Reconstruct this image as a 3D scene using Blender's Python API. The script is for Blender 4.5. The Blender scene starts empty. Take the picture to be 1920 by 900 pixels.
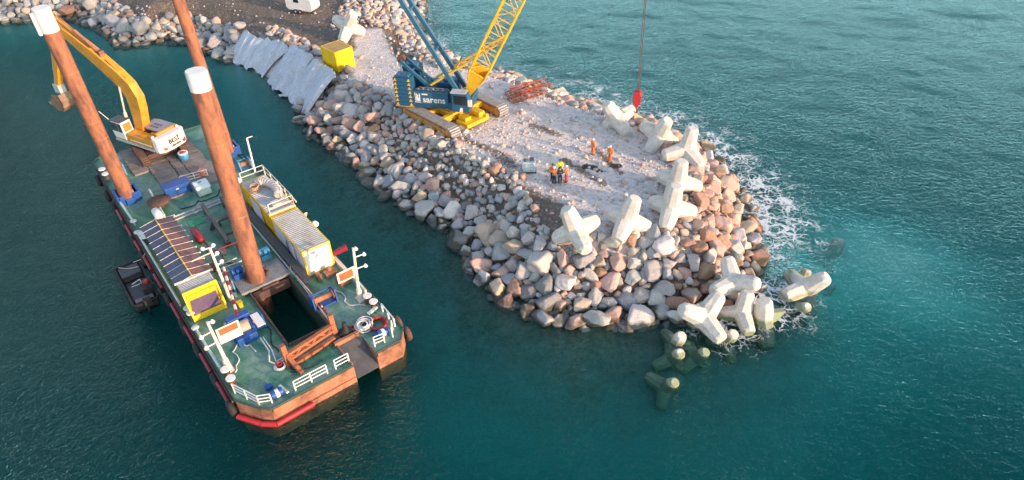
import bpy, math, random
import numpy as np
from mathutils import Vector, Matrix, Quaternion
R = math.radians
rnd = random.Random(7)
nrng = np.random.default_rng(11)
sc = bpy.context.scene
col = sc.collection
H = 39.0
# ------------------------------------------------------------------ camera
F_PX, PITCH, ROLL = 1318.0, R(37.61), R(-2.26)
fw = Vector((0, math.cos(PITCH), -math.sin(PITCH)))
rt0 = Vector((1, 0, 0)); up0 = rt0.cross(fw)
rt = math.cos(ROLL)*rt0 + math.sin(ROLL)*up0
up = -math.sin(ROLL)*rt0 + math.cos(ROLL)*up0
cam_d = bpy.data.cameras.new('camera'); cam = bpy.data.objects.new('camera', cam_d); col.objects.link(cam)
cam_d.sensor_width = 36; cam_d.lens = 36*F_PX/1920; cam_d.clip_end = 3000
m = Matrix((rt, up, -fw)).transposed().to_4x4(); m.translation = (0, 0, H); cam.matrix_world = m
sc.camera = cam
def P(x, y, z=0.0):                      # where the view through a pixel of the photo meets height z
    v = rt*((x-960)/F_PX) - up*((y-450)/F_PX) + fw
    return Vector((0, 0, H)) + v*((z-H)/v.z)
def PX(p):
    d = Vector(p)-Vector((0, 0, H)); w = d.dot(fw)
    return 960+F_PX*d.dot(rt)/w, 450-F_PX*d.dot(up)/w, w
# ------------------------------------------------------------------ materials
MATS = {}
def nmat(name):
    m = bpy.data.materials.new(name); m.use_nodes = True
    nt = m.node_tree; b = nt.nodes['Principled BSDF']; MATS[name] = m
    return m, nt, b
def N(nt, t, **k):
    n = nt.nodes.new(t)
    for a, v in k.items():
        if a in n.inputs: n.inputs[a].default_value = v
        else: setattr(n, a, v)
    return n
def ramp(nt, pts, fac=None):
    r = nt.nodes.new('ShaderNodeValToRGB'); e = r.color_ramp.elements
    while len(e) < len(pts): e.new(0.5)
    for i, (p, c) in enumerate(pts):
        e[i].position = p; e[i].color = (c[0], c[1], c[2], 1) if not isinstance(c, (int, float)) else (c, c, c, 1)
    if fac: nt.links.new(fac, r.inputs[0])
    return r
def mix(nt, fac, a, b, mode='MIX'):
    n = nt.nodes.new('ShaderNodeMix'); n.data_type = 'RGBA'; n.blend_type = mode
    for s, v in ((n.inputs[0], fac), (n.inputs[6], a), (n.inputs[7], b)):
        if hasattr(v, 'links'): nt.links.new(v, s)
        elif isinstance(v, (int, float)): s.default_value = v
        else: s.default_value = (*v[:3], 1)
    return n.outputs[2]
def mth(nt, op, a, b=0.0, clamp=False):
    n = nt.nodes.new('ShaderNodeMath'); n.operation = op; n.use_clamp = clamp
    for s, v in ((n.inputs[0], a), (n.inputs[1], b)):
        if hasattr(v, 'links'): nt.links.new(v, s)
        else: s.default_value = v
    return n.outputs[0]
def paint(name, c, c2=None, scale=1.5, rough=.5, metal=0., amt=(.45, .7), bump=.0, detail=6):
    m, nt, b = nmat(name)
    tc = N(nt, 'ShaderNodeTexCoord'); no = N(nt, 'ShaderNodeTexNoise', Scale=scale, Detail=detail, Roughness=.65)
    nt.links.new(tc.outputs['Object'], no.inputs['Vector'])
    if c2 is None: c2 = tuple(x*.72 for x in c)
    r = ramp(nt, [(amt[0], 0.), (amt[1], 1.)], no.outputs['Fac'])
    o = mix(nt, r.outputs[0], c, c2)
    n2 = N(nt, 'ShaderNodeTexNoise', Scale=scale*9, Detail=4); nt.links.new(tc.outputs['Object'], n2.inputs['Vector'])
    r2 = ramp(nt, [(.3, .82), (.7, 1.12)], n2.outputs['Fac'])
    o = mix(nt, 1., o, r2.outputs[0], 'MULTIPLY')
    nt.links.new(o, b.inputs['Base Color'])
    b.inputs['Roughness'].default_value = rough; b.inputs['Metallic'].default_value = metal
    if bump:
        bp = N(nt, 'ShaderNodeBump', Strength=1., Distance=bump); nt.links.new(n2.outputs['Fac'], bp.inputs['Height']); nt.links.new(bp.outputs[0], b.inputs['Normal'])
    return m
RUST = paint('rust', (.37, .145, .075), (.13, .06, .045), 1.3, .8, 0, (.42, .66), .02)
_nt = RUST.node_tree; _mp = N(_nt, 'ShaderNodeMapping'); _mp.inputs['Scale'].default_value = (1.3, 1.3, .4)
_tc = [n for n in _nt.nodes if n.type == 'TEX_COORD'][0]; _no = [n for n in _nt.nodes if n.type == 'TEX_NOISE'][0]; _nt.links.new(_tc.outputs['Object'], _mp.inputs[0]); _nt.links.new(_mp.outputs[0], _no.inputs['Vector'])
RUSTD = paint('dark_rust', (.16, .08, .055), (.06, .045, .04), 1.5, .8, 0, (.3, .7), .02)
RUSTB = paint('bow_rust', (.42, .19, .11), (.17, .07, .045), .9, .75, 0, (.42, .68), .01)
DECK = paint('deck_green', (.045, .19, .125), (.28, .38, .33), .4, .5, 0, (.43, .72), .004, 12)
GREEN = paint('hull_green', (.028, .10, .075), (.10, .09, .07), .7, .55, 0, (.45, .75))
GREEN2 = paint('bright_green', (.03, .32, .16), None, 2, .6)
WHITE = paint('white_paint', (.78, .76, .72), (.6, .55, .5), 1.8, .5, 0, (.55, .8))
CREAM = paint('cream_steel', (.74, .66, .55), (.5, .36, .26), 2.2, .6, 0, (.5, .75))
YELLOW = paint('yellow_paint', (.78, .47, .02), (.6, .33, .03), 1.2, .45)
YELLOWB = paint('yellow_box', (.88, .58, .008), (.76, .47, .015), .8, .45)
YELSHADED = paint('yellow_roof_shaded', (.5, .28, .06), (.36, .2, .08), .8, .6)  # yellow container's less lit top, its shade put into the darker colour
ORANGE = paint('machine_orange', (.72, .33, .03), (.5, .2, .03), 1.2, .45)
BLUE = paint('royal_blue', (.015, .09, .36), (.02, .06, .2), 1.5, .45)
CBLUE = paint('crane_blue', (.018, .10, .2), (.03, .09, .14), 1.2, .4)
CBLUEL = paint('crane_blue_light', (.03, .13, .22), (.025, .1, .17), 1.2, .4)
LBLUE = paint('light_blue', (.06, .30, .5), (.03, .15, .3), 2, .5)
GREY = paint('grey_steel', (.26, .27, .28), (.16, .16, .17), 1.5, .55)
LGREY = paint('light_grey', (.48, .5, .52), (.36, .36, .36), 1.2, .55)
ROOFG = paint('container_roof', (.42, .43, .42), (.3, .27, .24), 1., .55, 0, (.45, .75))
DGREY = paint('dark_grey', (.06, .065, .075), (.1, .1, .1), 1.5, .6)
BLACK = paint('black_rubber', (.018, .018, .02), (.04, .035, .03), 2, .75)
RED = paint('red_paint', (.5, .025, .035), (.3, .03, .03), 2, .5)
MAROON = paint('maroon_paint', (.3, .02, .04), (.18, .02, .03), 2, .5)
OREDP = paint('orange_red_steel', (.32, .065, .03), (.2, .055, .03), 1.6, .6)
SIGNR = paint('sign_red', (.72, .13, .05), None, 2, .5)
TIMBER = paint('timber', (.29, .25, .235), (.17, .14, .125), .8, .85, 0, (.35, .7), .02)
SOLARB = paint('roof_slate_blue', (.05, .07, .13), (.07, .08, .12), .6, .35)
SOLARR = paint('roof_red_brown', (.23, .10, .09), (.17, .08, .085), .6, .5)
WHITE_SHADED = paint('white_side_shaded', (.62, .62, .68), (.5, .48, .5), 1, .5)  # white container sides and doors, with shade put into the bluish grey
MINT = paint('mint_box', (.5, .68, .62), None, 2, .5)
HIVO = paint('hivis_orange', (.9, .22, .03), None, 6, .8)
HIVY = paint('hivis_yellow', (.6, .85, .05), None, 6, .8)
NAVY = paint('navy_cloth', (.03, .04, .07), None, 6, .9)
REDC = paint('red_cloth', (.45, .05, .05), None, 6, .9)
SKIN = paint('skin', (.5, .28, .2), None, 9, .6)
HAIR = paint('dark_hair', (.03, .02, .015), None, 9, .7)
WHELM = paint('white_helmet', (.8, .8, .78), None, 9, .35)
GLASS = paint('dark_glass', (.02, .03, .035), (.03, .035, .04), 1, .08)
REFL_GLASS = paint('glass_purple_reflection', (.10, .075, .13), (.16, .10, .15), .5, .15)  # wheelhouse pane, its dark purple reflection put into the colour
SHOE = paint('track_steel', (.34, .33, .34), (.2, .18, .17), 2.5, .5, .3)
CLEAR = paint('ibc_plastic', (.6, .72, .74), (.5, .62, .66), 2, .35)
FABRIC = paint('geotextile', (.54, .58, .63), (.43, .46, .51), .5, .9, 0, (.4, .7), .004)
ROPEM = paint('rope_white', (.72, .7, .68), (.4, .4, .4), 12, .9)

def rock_mat(name, attr):
    m, nt, b = nmat(name)
    if attr: base = N(nt, 'ShaderNodeAttribute', attribute_name='rcol').outputs['Color']
    else: base = N(nt, 'ShaderNodeObjectInfo').outputs['Color']
    ge = N(nt, 'ShaderNodeNewGeometry')
    n1 = N(nt, 'ShaderNodeTexNoise', Scale=1.3, Detail=8, Roughness=.7); n2 = N(nt, 'ShaderNodeTexNoise', Scale=14, Detail=5, Roughness=.7)
    n3 = N(nt, 'ShaderNodeTexNoise', Scale=.9, Detail=3)
    for n in (n1, n2, n3): nt.links.new(ge.outputs['Position'], n.inputs['Vector'])
    c = mix(nt, ramp(nt, [(.5, 0.), (.66, .4)], n1.outputs['Fac']).outputs[0], base, (.46, .34, .28))
    c = mix(nt, 1., c, ramp(nt, [(.28, .55), (.72, 1.3)], n2.outputs['Fac']).outputs[0], 'MULTIPLY')
    sp = N(nt, 'ShaderNodeSeparateXYZ'); nt.links.new(ge.outputs['Position'], sp.inputs[0])
    zz = mth(nt, 'ADD', sp.outputs[2], mth(nt, 'MULTIPLY', n3.outputs['Fac'], -.9))
    wet = ramp(nt, [(.0, .12), (.34, .35), (.44, .8), (.54, .8), (.64, 0.)], mth(nt, 'ADD', mth(nt, 'MULTIPLY', zz, .5), .62))
    c = mix(nt, wet.outputs[0], c, (.045, .045, .025))
    nt.links.new(c, b.inputs['Base Color']); b.inputs['Roughness'].default_value = .8
    b.inputs['Specular IOR Level'].default_value = .3
    bp = N(nt, 'ShaderNodeBump', Strength=.8, Distance=.05); nt.links.new(n2.outputs['Fac'], bp.inputs['Height'])
    nt.links.new(bp.outputs[0], b.inputs['Normal'])
    return m
ROCK = rock_mat('granite_boulder', False); ROCKS = rock_mat('granite_rubble', True)

def conc_mat(name, alg):
    m, nt, b = nmat(name); ge = N(nt, 'ShaderNodeNewGeometry'); tc = N(nt, 'ShaderNodeTexCoord')
    n1 = N(nt, 'ShaderNodeTexNoise', Scale=1.6, Detail=8, Roughness=.7); n2 = N(nt, 'ShaderNodeTexNoise', Scale=9, Detail=6, Roughness=.7); n3 = N(nt, 'ShaderNodeTexNoise', Scale=1.3, Detail=4)
    vo = N(nt, 'ShaderNodeTexVoronoi', Scale=4.5)
    nt.links.new(tc.outputs['Object'], n1.inputs['Vector']); nt.links.new(tc.outputs['Object'], n2.inputs['Vector']); nt.links.new(tc.outputs['Object'], vo.inputs['Vector'])
    nt.links.new(ge.outputs['Position'], n3.inputs['Vector'])
    c = mix(nt, ramp(nt, [(.35, 0.), (.7, 1.)], n1.outputs['Fac']).outputs[0], (.68, .65, .58), (.46, .43, .38))
    c = mix(nt, 1., c, ramp(nt, [(.3, .85), (.6, 1.08)], n2.outputs['Fac']).outputs[0], 'MULTIPLY')
    c = mix(nt, mth(nt, 'MULTIPLY', ramp(nt, [(.06, 1.), (.15, 0.)], vo.outputs['Distance']).outputs[0], .45), c, (.25, .22, .18))
    sp = N(nt, 'ShaderNodeSeparateXYZ'); nt.links.new(ge.outputs['Position'], sp.inputs[0])
    zz = mth(nt, 'ADD', sp.outputs[2], mth(nt, 'MULTIPLY', n3.outputs['Fac'], -.8))
    c = mix(nt, ramp(nt, [(.0, alg), (.3, alg), (.55, .9), (.72, 0.)], mth(nt, 'ADD', mth(nt, 'MULTIPLY', zz, .6), .6)).outputs[0], c, (.20, .25, .14))
    nt.links.new(c, b.inputs['Base Color']); b.inputs['Roughness'].default_value = .85
    bp = N(nt, 'ShaderNodeBump', Strength=.6, Distance=.03); nt.links.new(n2.outputs['Fac'], bp.inputs['Height']); nt.links.new(bp.outputs[0], b.inputs['Normal'])
    return m
CONC = conc_mat('cast_concrete', .85); CONC2 = conc_mat('clean_concrete', .1)

# ------------------------------------------------------------------ mesh builder
class MB:
    def __init__(s): s.v = []; s.f = []; s.mi = []; s.m = 0; s.sm = []
    def add(s, vs, fs, smooth=False):
        b = len(s.v); s.v += [tuple(x) for x in vs]; s.f += [tuple(i+b for i in f) for f in fs]
        s.mi += [s.m]*len(fs); s.sm += [smooth]*len(fs); return s
    def box(s, x0, x1, y0, y1, z0, z1):
        if x0 > x1: x0, x1 = x1, x0
        if y0 > y1: y0, y1 = y1, y0
        if z0 > z1: z0, z1 = z1, z0
        return s.add([(x0,y0,z0),(x1,y0,z0),(x1,y1,z0),(x0,y1,z0),(x0,y0,z1),(x1,y0,z1),(x1,y1,z1),(x0,y1,z1)],
                     [(0,3,2,1),(4,5,6,7),(0,1,5,4),(1,2,6,5),(2,3,7,6),(3,0,4,7)])
    def tube(s, a, b, r, r2=None, n=8, cap=True, smooth=True):
        a = Vector(a); b = Vector(b); r2 = r if r2 is None else r2
        d = (b-a).normalized(); u = d.orthogonal().normalized(); w = d.cross(u); vs = []
        for p, q in ((a, r), (b, r2)):
            for i in range(n):
                t = 2*math.pi*i/n; vs.append(p+u*(q*math.cos(t))+w*(q*math.sin(t)))
        fs = [(i, (i+1) % n, n+(i+1) % n, n+i) for i in range(n)]
        s.add(vs, fs, smooth and n > 4)
        if cap: s.add(vs[:n], [tuple(range(n))[::-1]]); s.add(vs[n:], [tuple(range(n))])
        return s
    def beam(s, a, b, w, h, upv=(0, 0, 1)):
        a = Vector(a); b = Vector(b); d = (b-a).normalized(); upv = Vector(upv)
        if abs(d.dot(upv)) > .98: upv = Vector((1, 0, 0))
        sd = d.cross(upv).normalized(); u = sd.cross(d)
        vs = [p+sd*(i*w/2)+u*(j*h/2) for p in (a, b) for i, j in ((-1,-1),(1,-1),(1,1),(-1,1))]
        return s.add(vs, [(3,2,1,0),(4,5,6,7),(0,1,5,4),(1,2,6,5),(2,3,7,6),(3,0,4,7)])
    def path(s, pts, r, n=6):
        for a, b in zip(pts, pts[1:]): s.tube(a, b, r, n=n)
        return s
    def prism(s, pts, d):            # polygon of 3D points pushed along d
        d = Vector(d); n = len(pts); vs = [Vector(p) for p in pts]+[Vector(p)+d for p in pts]
        return s.add(vs, [tuple(range(n))[::-1], tuple(range(n, 2*n))]+[(i, (i+1) % n, n+(i+1) % n, n+i) for i in range(n)])
    def lathe(s, c, prof, n=16, axis='z'):
        vs = []; c = Vector(c)
        for (r, z) in prof:
            for i in range(n):
                t = 2*math.pi*i/n; a, b2 = r*math.cos(t), r*math.sin(t)
                vs.append(c+(Vector((a, b2, z)) if axis == 'z' else Vector((z, a, b2)) if axis == 'x' else Vector((b2, z, a))))
        fs = [(k*n+i, k*n+(i+1) % n, (k+1)*n+(i+1) % n, (k+1)*n+i) for k in range(len(prof)-1) for i in range(n)]
        s.add(vs, fs, True)
        s.add(vs[:n], [tuple(range(n))[::-1]]); s.add(vs[-n:], [tuple(range(n))]); return s
    def torus(s, c, R0, r, n=20, k=8, axis='z'):
        vs = []; c = Vector(c)
        for i in range(n):
            t = 2*math.pi*i/n
            for j in range(k):
                q = 2*math.pi*j/k; rr = R0+r*math.cos(q); a, b2, h = rr*math.cos(t), rr*math.sin(t), r*math.sin(q)
                vs.append(c+(Vector((a, b2, h)) if axis == 'z' else Vector((h, a, b2)) if axis == 'x' else Vector((b2, h, a))))
        return s.add(vs, [(i*k+j, ((i+1) % n)*k+j, ((i+1) % n)*k+(j+1) % k, i*k+(j+1) % k) for i in range(n) for j in range(k)], True)
    def grid(s, fn, nu, nv, smooth=True):
        vs = [fn(i/nu, j/nv) for i in range(nu+1) for j in range(nv+1)]
        return s.add(vs, [(i*(nv+1)+j, (i+1)*(nv+1)+j, (i+1)*(nv+1)+j+1, i*(nv+1)+j+1) for i in range(nu) for j in range(nv)], smooth)
    def build(s, name, mats, parent=None, at=None, frame=None, bevel=0, label=None, thick=0):
        at = Vector(at) if at is not None else (ORG[parent.name] if parent else Vector((0, 0, 0)))
        me = bpy.data.meshes.new(name)
        me.from_pydata([tuple(Vector(v)-at) for v in s.v], [], s.f)
        for mm in (mats if isinstance(mats, (list, tuple)) else [mats]): me.materials.append(mm)
        me.polygons.foreach_set('material_index', s.mi); me.polygons.foreach_set('use_smooth', s.sm)
        import bmesh
        bm = bmesh.new(); bm.from_mesh(me); bmesh.ops.recalc_face_normals(bm, faces=bm.faces); bm.to_mesh(me); bm.free()
        o = bpy.data.objects.new(name, me); col.objects.link(o)
        if parent: o.parent = parent; ORG[o.name] = at
        else:
            fr = frame if frame is not None else Matrix.Identity(4)
            o.matrix_world = fr @ Matrix.Translation(at); ORG[o.name] = at
        if bevel:
            b = o.modifiers.new('bevel', 'BEVEL'); b.width = bevel; b.segments = 2; b.limit_method = 'ANGLE'
        if thick:
            b = o.modifiers.new('solidify', 'SOLIDIFY'); b.thickness = thick
        if label: o['label'] = label
        return o
ORG = {}
USED = set()
def tag(o, label, cat, group=None, kind=None):
    if label: o['label'] = label
    if cat: o['category'] = cat
    if group: o['group'] = group
    if kind: o['kind'] = kind
    return o
def thing(name, label, cat, at=(0, 0, 0), frame=None, group=None):
    o = bpy.data.objects.new(name, None); col.objects.link(o); o.empty_display_size = .3
    fr = frame if frame is not None else Matrix.Identity(4)
    o.matrix_world = fr @ Matrix.Translation(Vector(at)); ORG[o.name] = Vector(at)
    return tag(o, label, cat, group)
def struct(o): o['kind'] = 'structure'; return o
def baked(o):                       # mesh of an object with its modifiers applied
    dg = bpy.context.evaluated_depsgraph_get(); dg.update()
    return bpy.data.meshes.new_from_object(o.evaluated_get(dg))
def text(s_, size, name, mat, parent, mtx, ext=.012, squash=1.0):
    cu = bpy.data.curves.new(name, 'FONT'); cu.body = s_; cu.size = size; cu.extrude = ext; cu.align_x = 'CENTER'; cu.align_y = 'CENTER'; cu.offset = size*.012
    t = bpy.data.objects.new(name, cu); col.objects.link(t); me = baked(t); bpy.data.objects.remove(t)
    me.materials.clear(); me.materials.append(mat)
    me.transform(mtx); me.transform(Matrix.Translation(-ORG[parent.name]))
    o = bpy.data.objects.new(name, me); col.objects.link(o); o.parent = parent; ORG[o.name] = ORG[parent.name]
    return o
# ------------------------------------------------------------------ terrain
SHORE = [(-160, 112), (-110, 113), (-90, 114), (-82, 114.7), (-69, 114.7), (-63, 109.5), (-58, 103.5), (-56, 102.2), (-49.4, 103.6), (-44, 100), (-37.9, 94.6), (-32.5, 89),
 (-24.6, 78.6), (-23.4, 74.3), (-17.4, 67), (-11.6, 58.8), (-7.5, 54.8), (-4.6, 51.6), (-3.0, 46.5), (-1.3, 43.7), (1.6, 41.3), (5.6, 39.8), (9.3, 39.6), (12.9, 40.4), (16.2, 40.6), (18.2, 41.6), (19.8, 43.5),
 (21, 47), (22.2, 53.3), (22.3, 58.8), (20.5, 65.8), (16.9, 70.9), (10.2, 76.1), (3.5, 82.8), (-3.3, 88), (-9.4, 94.5), (-13, 102.5), (-13.8, 116), (-14, 150), (-20, 260), (-160, 260)]
SH = np.array(SHORE, float)
def sdist(X, Y):
    X = np.asarray(X, float); Y = np.asarray(Y, float)
    d = np.full(X.shape, 1e9); ins = np.zeros(X.shape, bool); n = len(SH)
    for i in range(n):
        ax, ay = SH[i]; bx, by = SH[(i+1) % n]; ex, ey = bx-ax, by-ay
        t = np.clip(((X-ax)*ex+(Y-ay)*ey)/(ex*ex+ey*ey), 0, 1)
        d = np.minimum(d, np.hypot(X-ax-t*ex, Y-ay-t*ey))
        c = (ay > Y) != (by > Y)
        ins ^= c & (X < (bx-ax)*(Y-ay)/((by-ay) if by != ay else 1e-9)+ax)
    return np.where(ins, d, -d)
def vnoise(X, Y, s, seed=0):
    X = X/s; Y = Y/s; xi = np.floor(X).astype(int); yi = np.floor(Y).astype(int); fx = X-xi; fy = Y-yi
    fx = fx*fx*(3-2*fx); fy = fy*fy*(3-2*fy)
    def h(a, b): v = np.sin(a*127.1+b*311.7+seed*74.7)*43758.5453; return v-np.floor(v)
    return (h(xi, yi)*(1-fx)+h(xi+1, yi)*fx)*(1-fy)+(h(xi, yi+1)*(1-fx)+h(xi+1, yi+1)*fx)*fy
def top_z(X, Y): return 3.0+np.clip((Y-88)/60, 0, .6)
def hgt(X, Y):
    d = sdist(X, Y); X = np.asarray(X, float); Y = np.asarray(Y, float)
    sl = np.where((X > 12) & (Y > 42), .66, .5)
    sl = np.where((X < -24) & (Y < 100), .72, sl)
    land = np.minimum(top_z(X, Y), d*sl-.15)
    dd = -d
    sea = np.maximum(-7.5, -dd*.36-.15)
    sea = np.maximum(sea, -7.3+2.8*np.clip((X*.9+Y*.42-38)/14, 0, 1)+4.0*np.exp(-((X-31)**2+(Y-47)**2)/110))
    z = np.where(d > 0, land, sea)
    arm = np.clip(1.5-np.abs(d-2.2)/2.6, 0, 1)*((X < -39) | (X > -25))
    z = z-.38*arm
    z = z+(vnoise(X, Y, 2.1)-.5)*.16+(vnoise(X, Y, .8, 3)-.5)*.08
    return z
def axis(lo, a, b, hi, fine, coarse):
    return np.concatenate([np.arange(lo, a, coarse), np.arange(a, b, fine), np.arange(b, hi+coarse, coarse)])
def rect_mesh(name, xs, ys, Z, mat):
    nx, ny = len(xs), len(ys); X, Y = np.meshgrid(xs, ys, indexing='ij')
    co = np.stack([X, Y, Z], -1).reshape(-1, 3)
    i = np.arange(nx-1)[:, None]*ny+np.arange(ny-1)[None, :]
    q = np.stack([i, i+ny, i+ny+1, i+1], -1).reshape(-1, 4)
    me = bpy.data.meshes.new(name); me.vertices.add(len(co)); me.vertices.foreach_set('co', co.ravel())
    me.loops.add(q.size); me.loops.foreach_set('vertex_index', q.ravel())
    me.polygons.add(len(q)); me.polygons.foreach_set('loop_start', np.arange(0, q.size, 4)); me.polygons.foreach_set('use_smooth', [True]*len(q))
    me.update(); me.materials.append(mat); o = bpy.data.objects.new(name, me); col.objects.link(o); return o
def fattr(o, name, vals):
    a = o.data.attributes.new(name, 'FLOAT', 'POINT'); a.data.foreach_set('value', np.asarray(vals, np.float32).ravel())

def ground_mat():
    m, nt, b = nmat('jetty_ground'); ge = N(nt, 'ShaderNodeNewGeometry')
    dirt = N(nt, 'ShaderNodeAttribute', attribute_name='dirt').outputs['Fac']; oil = N(nt, 'ShaderNodeAttribute', attribute_name='oil').outputs['Fac']; bed = N(nt, 'ShaderNodeAttribute', attribute_name='bed').outputs['Fac']
    def tex(t, **k):
        n = N(nt, t, **k); nt.links.new(ge.outputs['Position'], n.inputs['Vector']); return n
    v1 = tex('ShaderNodeTexVoronoi', Scale=3.2); v2 = tex('ShaderNodeTexVoronoi', Scale=8.5); n1 = tex('ShaderNodeTexNoise', Scale=.32, Detail=8, Roughness=.7); n2 = tex('ShaderNodeTexNoise', Scale=2.2, Detail=8, Roughness=.75); n3 = tex('ShaderNodeTexNoise', Scale=20, Detail=4)
    sepc = N(nt, 'ShaderNodeSeparateColor'); nt.links.new(v1.outputs['Color'], sepc.inputs[0])
    grav = ramp(nt, [(0., (.40, .37, .37)), (.35, (.64, .58, .57)), (.7, (.8, .74, .72)), (1., (.72, .55, .48))], sepc.outputs[0]).outputs[0]
    sep2 = N(nt, 'ShaderNodeSeparateColor'); nt.links.new(v2.outputs['Color'], sep2.inputs[0])
    g2 = ramp(nt, [(0., (.38, .35, .34)), (1., (.78, .75, .74))], sep2.outputs[0]).outputs[0]
    grav = mix(nt, .5, grav, g2)
    grav = mix(nt, ramp(nt, [(.4, 0.), (.66, .75)], n1.outputs['Fac']).outputs[0], grav, (.72, .655, .60))
    nb = tex('ShaderNodeTexNoise', Scale=.55, Detail=9, Roughness=.75); grav = mix(nt, ramp(nt, [(.56, 0.), (.72, .7)], nb.outputs['Fac']).outputs[0], grav, (.30, .26, .24))
    fine = mix(nt, ramp(nt, [(.35, 0.), (.65, 1.)], n2.outputs['Fac']).outputs[0], (.115, .085, .065), (.2, .16, .13))
    fine = mix(nt, ramp(nt, [(.62, 0.), (.75, .6)], v1.outputs['Distance']).outputs[0], fine, (.3, .27, .25))
    dm = mth(nt, 'ADD', dirt, mth(nt, 'MULTIPLY', mth(nt, 'SUBTRACT', n2.outputs['Fac'], .5), 1.1))
    c = mix(nt, ramp(nt, [(.4, 0.), (.62, 1.)], dm).outputs[0], grav, fine)
    om = mth(nt, 'ADD', oil, mth(nt, 'MULTIPLY', mth(nt, 'SUBTRACT', n2.outputs['Fac'], .5), 1.2))
    c = mix(nt, ramp(nt, [(.45, 0.), (.6, .95)], om).outputs[0], c, (.03, .03, .033))
    c = mix(nt, 1., c, ramp(nt, [(.3, .8), (.7, 1.15)], n3.outputs['Fac']).outputs[0], 'MULTIPLY')
    sea = mix(nt, ramp(nt, [(.4, 0.), (.7, 1.)], n1.outputs['Fac']).outputs[0], (.26, .42, .38), (.37, .52, .46))  # teal bed brightness stands in for light scattered in the water
    sh_ = N(nt, 'ShaderNodeAttribute', attribute_name='shoal').outputs['Fac']; sea = mix(nt, sh_, sea, (.62, .8, .66))
    toe = mth(nt, 'ADD', N(nt, 'ShaderNodeAttribute', attribute_name='toe').outputs['Fac'], mth(nt, 'MULTIPLY', mth(nt, 'SUBTRACT', n1.outputs['Fac'], .5), 1.2))
    sea = mix(nt, ramp(nt, [(.15, 0.), (.95, .85)], toe).outputs[0], sea, mix(nt, ramp(nt, [(.4, 0.), (.6, 1.)], n2.outputs['Fac']).outputs[0], (.06, .065, .05), (.15, .16, .11)))
    c = mix(nt, bed, c, sea)
    nt.links.new(c, b.inputs['Base Color']); b.inputs['Roughness'].default_value = .9; b.inputs['Specular IOR Level'].default_value = .2
    hh = mth(nt, 'SUBTRACT', mth(nt, 'MULTIPLY', n2.outputs['Fac'], .8), mth(nt, 'MULTIPLY', v1.outputs['Distance'], .5))
    hh = mth(nt, 'SUBTRACT', hh, mth(nt, 'MULTIPLY', v2.outputs['Distance'], .25))
    bp = N(nt, 'ShaderNodeBump', Strength=.9, Distance=.16); nt.links.new(hh, bp.inputs['Height']); nt.links.new(bp.outputs[0], b.inputs['Normal'])
    return m
xs = axis(-160, -62, 30, 120, .4, 3.); ys = axis(0, 36, 122, 230, .4, 3.)
X, Y = np.meshgrid(xs, ys, indexing='ij'); Z = hgt(X, Y); D = sdist(X, Y)
def seg(px_a, px_b, w, z=3.):
    a = P(*px_a, z); b = P(*px_b, z); ex, ey = b.x-a.x, b.y-a.y
    t = np.clip(((X-a.x)*ex+(Y-a.y)*ey)/(ex*ex+ey*ey), 0, 1)
    return np.clip(1.6-np.hypot(X-a.x-t*ex, Y-a.y-t*ey)/w, 0, 1)
# soil: the haul road, the shoulder above the boulders on the barge side, wheel ruts
line_c = (X+21)*.62+(Y-84)*.78                     # beyond the yellow box
dirt = np.clip(line_c/5+.35, 0, 1)*np.clip((-10-X)/3+.2, 0, 1)
MUD = (((775, 272), (860, 312), 1.5), ((860, 315), (945, 362), 1.9), ((945, 366), (1020, 402), 2.2), ((1000, 405), (1050, 425), 1.6), ((690, 200), (775, 275), 1.6))
SKIRT = np.clip(1.-np.abs(D-2.)/4.2, 0, 1)
for a, b2, w in (((1000, 235), (1045, 252), .7), *MUD, ((1110, 275), (1165, 325), .5), ((925, 285), (960, 310), .8), ((700, 175), (740, 230), 1.2), ((870, 260), (960, 300), .6), ((1060, 300), (1130, 345), .6)):
    dirt = np.maximum(dirt, (.8 if w > 1.1 else .68)*seg(a, b2, w*(1.25 if w > 1.1 else 1)))
for a, b2, w in (((690, 65), (715, 130), 2.), ((680, 110), (720, 150), 2.5)): dirt = dirt*(1-.8*seg(a, b2, w))
dirt = np.maximum(dirt, (X < -37)*1.)
dirt = np.maximum(dirt, SKIRT*1.3*((X < -39) | (X > -25)))
oil = np.zeros_like(X)
for a, b2, w in (((1100, 312), (1112, 314), .55), ((1120, 320), (1130, 323), .35), ((1150, 312), (1158, 311), .5)): oil = np.maximum(oil, seg(a, b2, w))
terrain = struct(rect_mesh('ground', xs, ys, Z, ground_mat()))
fattr(terrain, 'dirt', np.clip(dirt, 0, 1)*.9); fattr(terrain, 'toe', np.clip(1.1-np.abs(D)/11, 0, 1)*(1-.9*np.exp(-((X-30)**2+(Y-46)**2)/70))*np.clip((X+40)/18, 0, 1)); fattr(terrain, 'shoal', np.clip(1.3*np.exp(-((X-31)**2+(Y-47)**2)/90)*(.5+vnoise(X, Y, 3.0, 4)), 0, 1)); fattr(terrain, 'oil', oil*.75); fattr(terrain, 'bed', np.clip(-Z/.4+.5, 0, 1))

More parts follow.
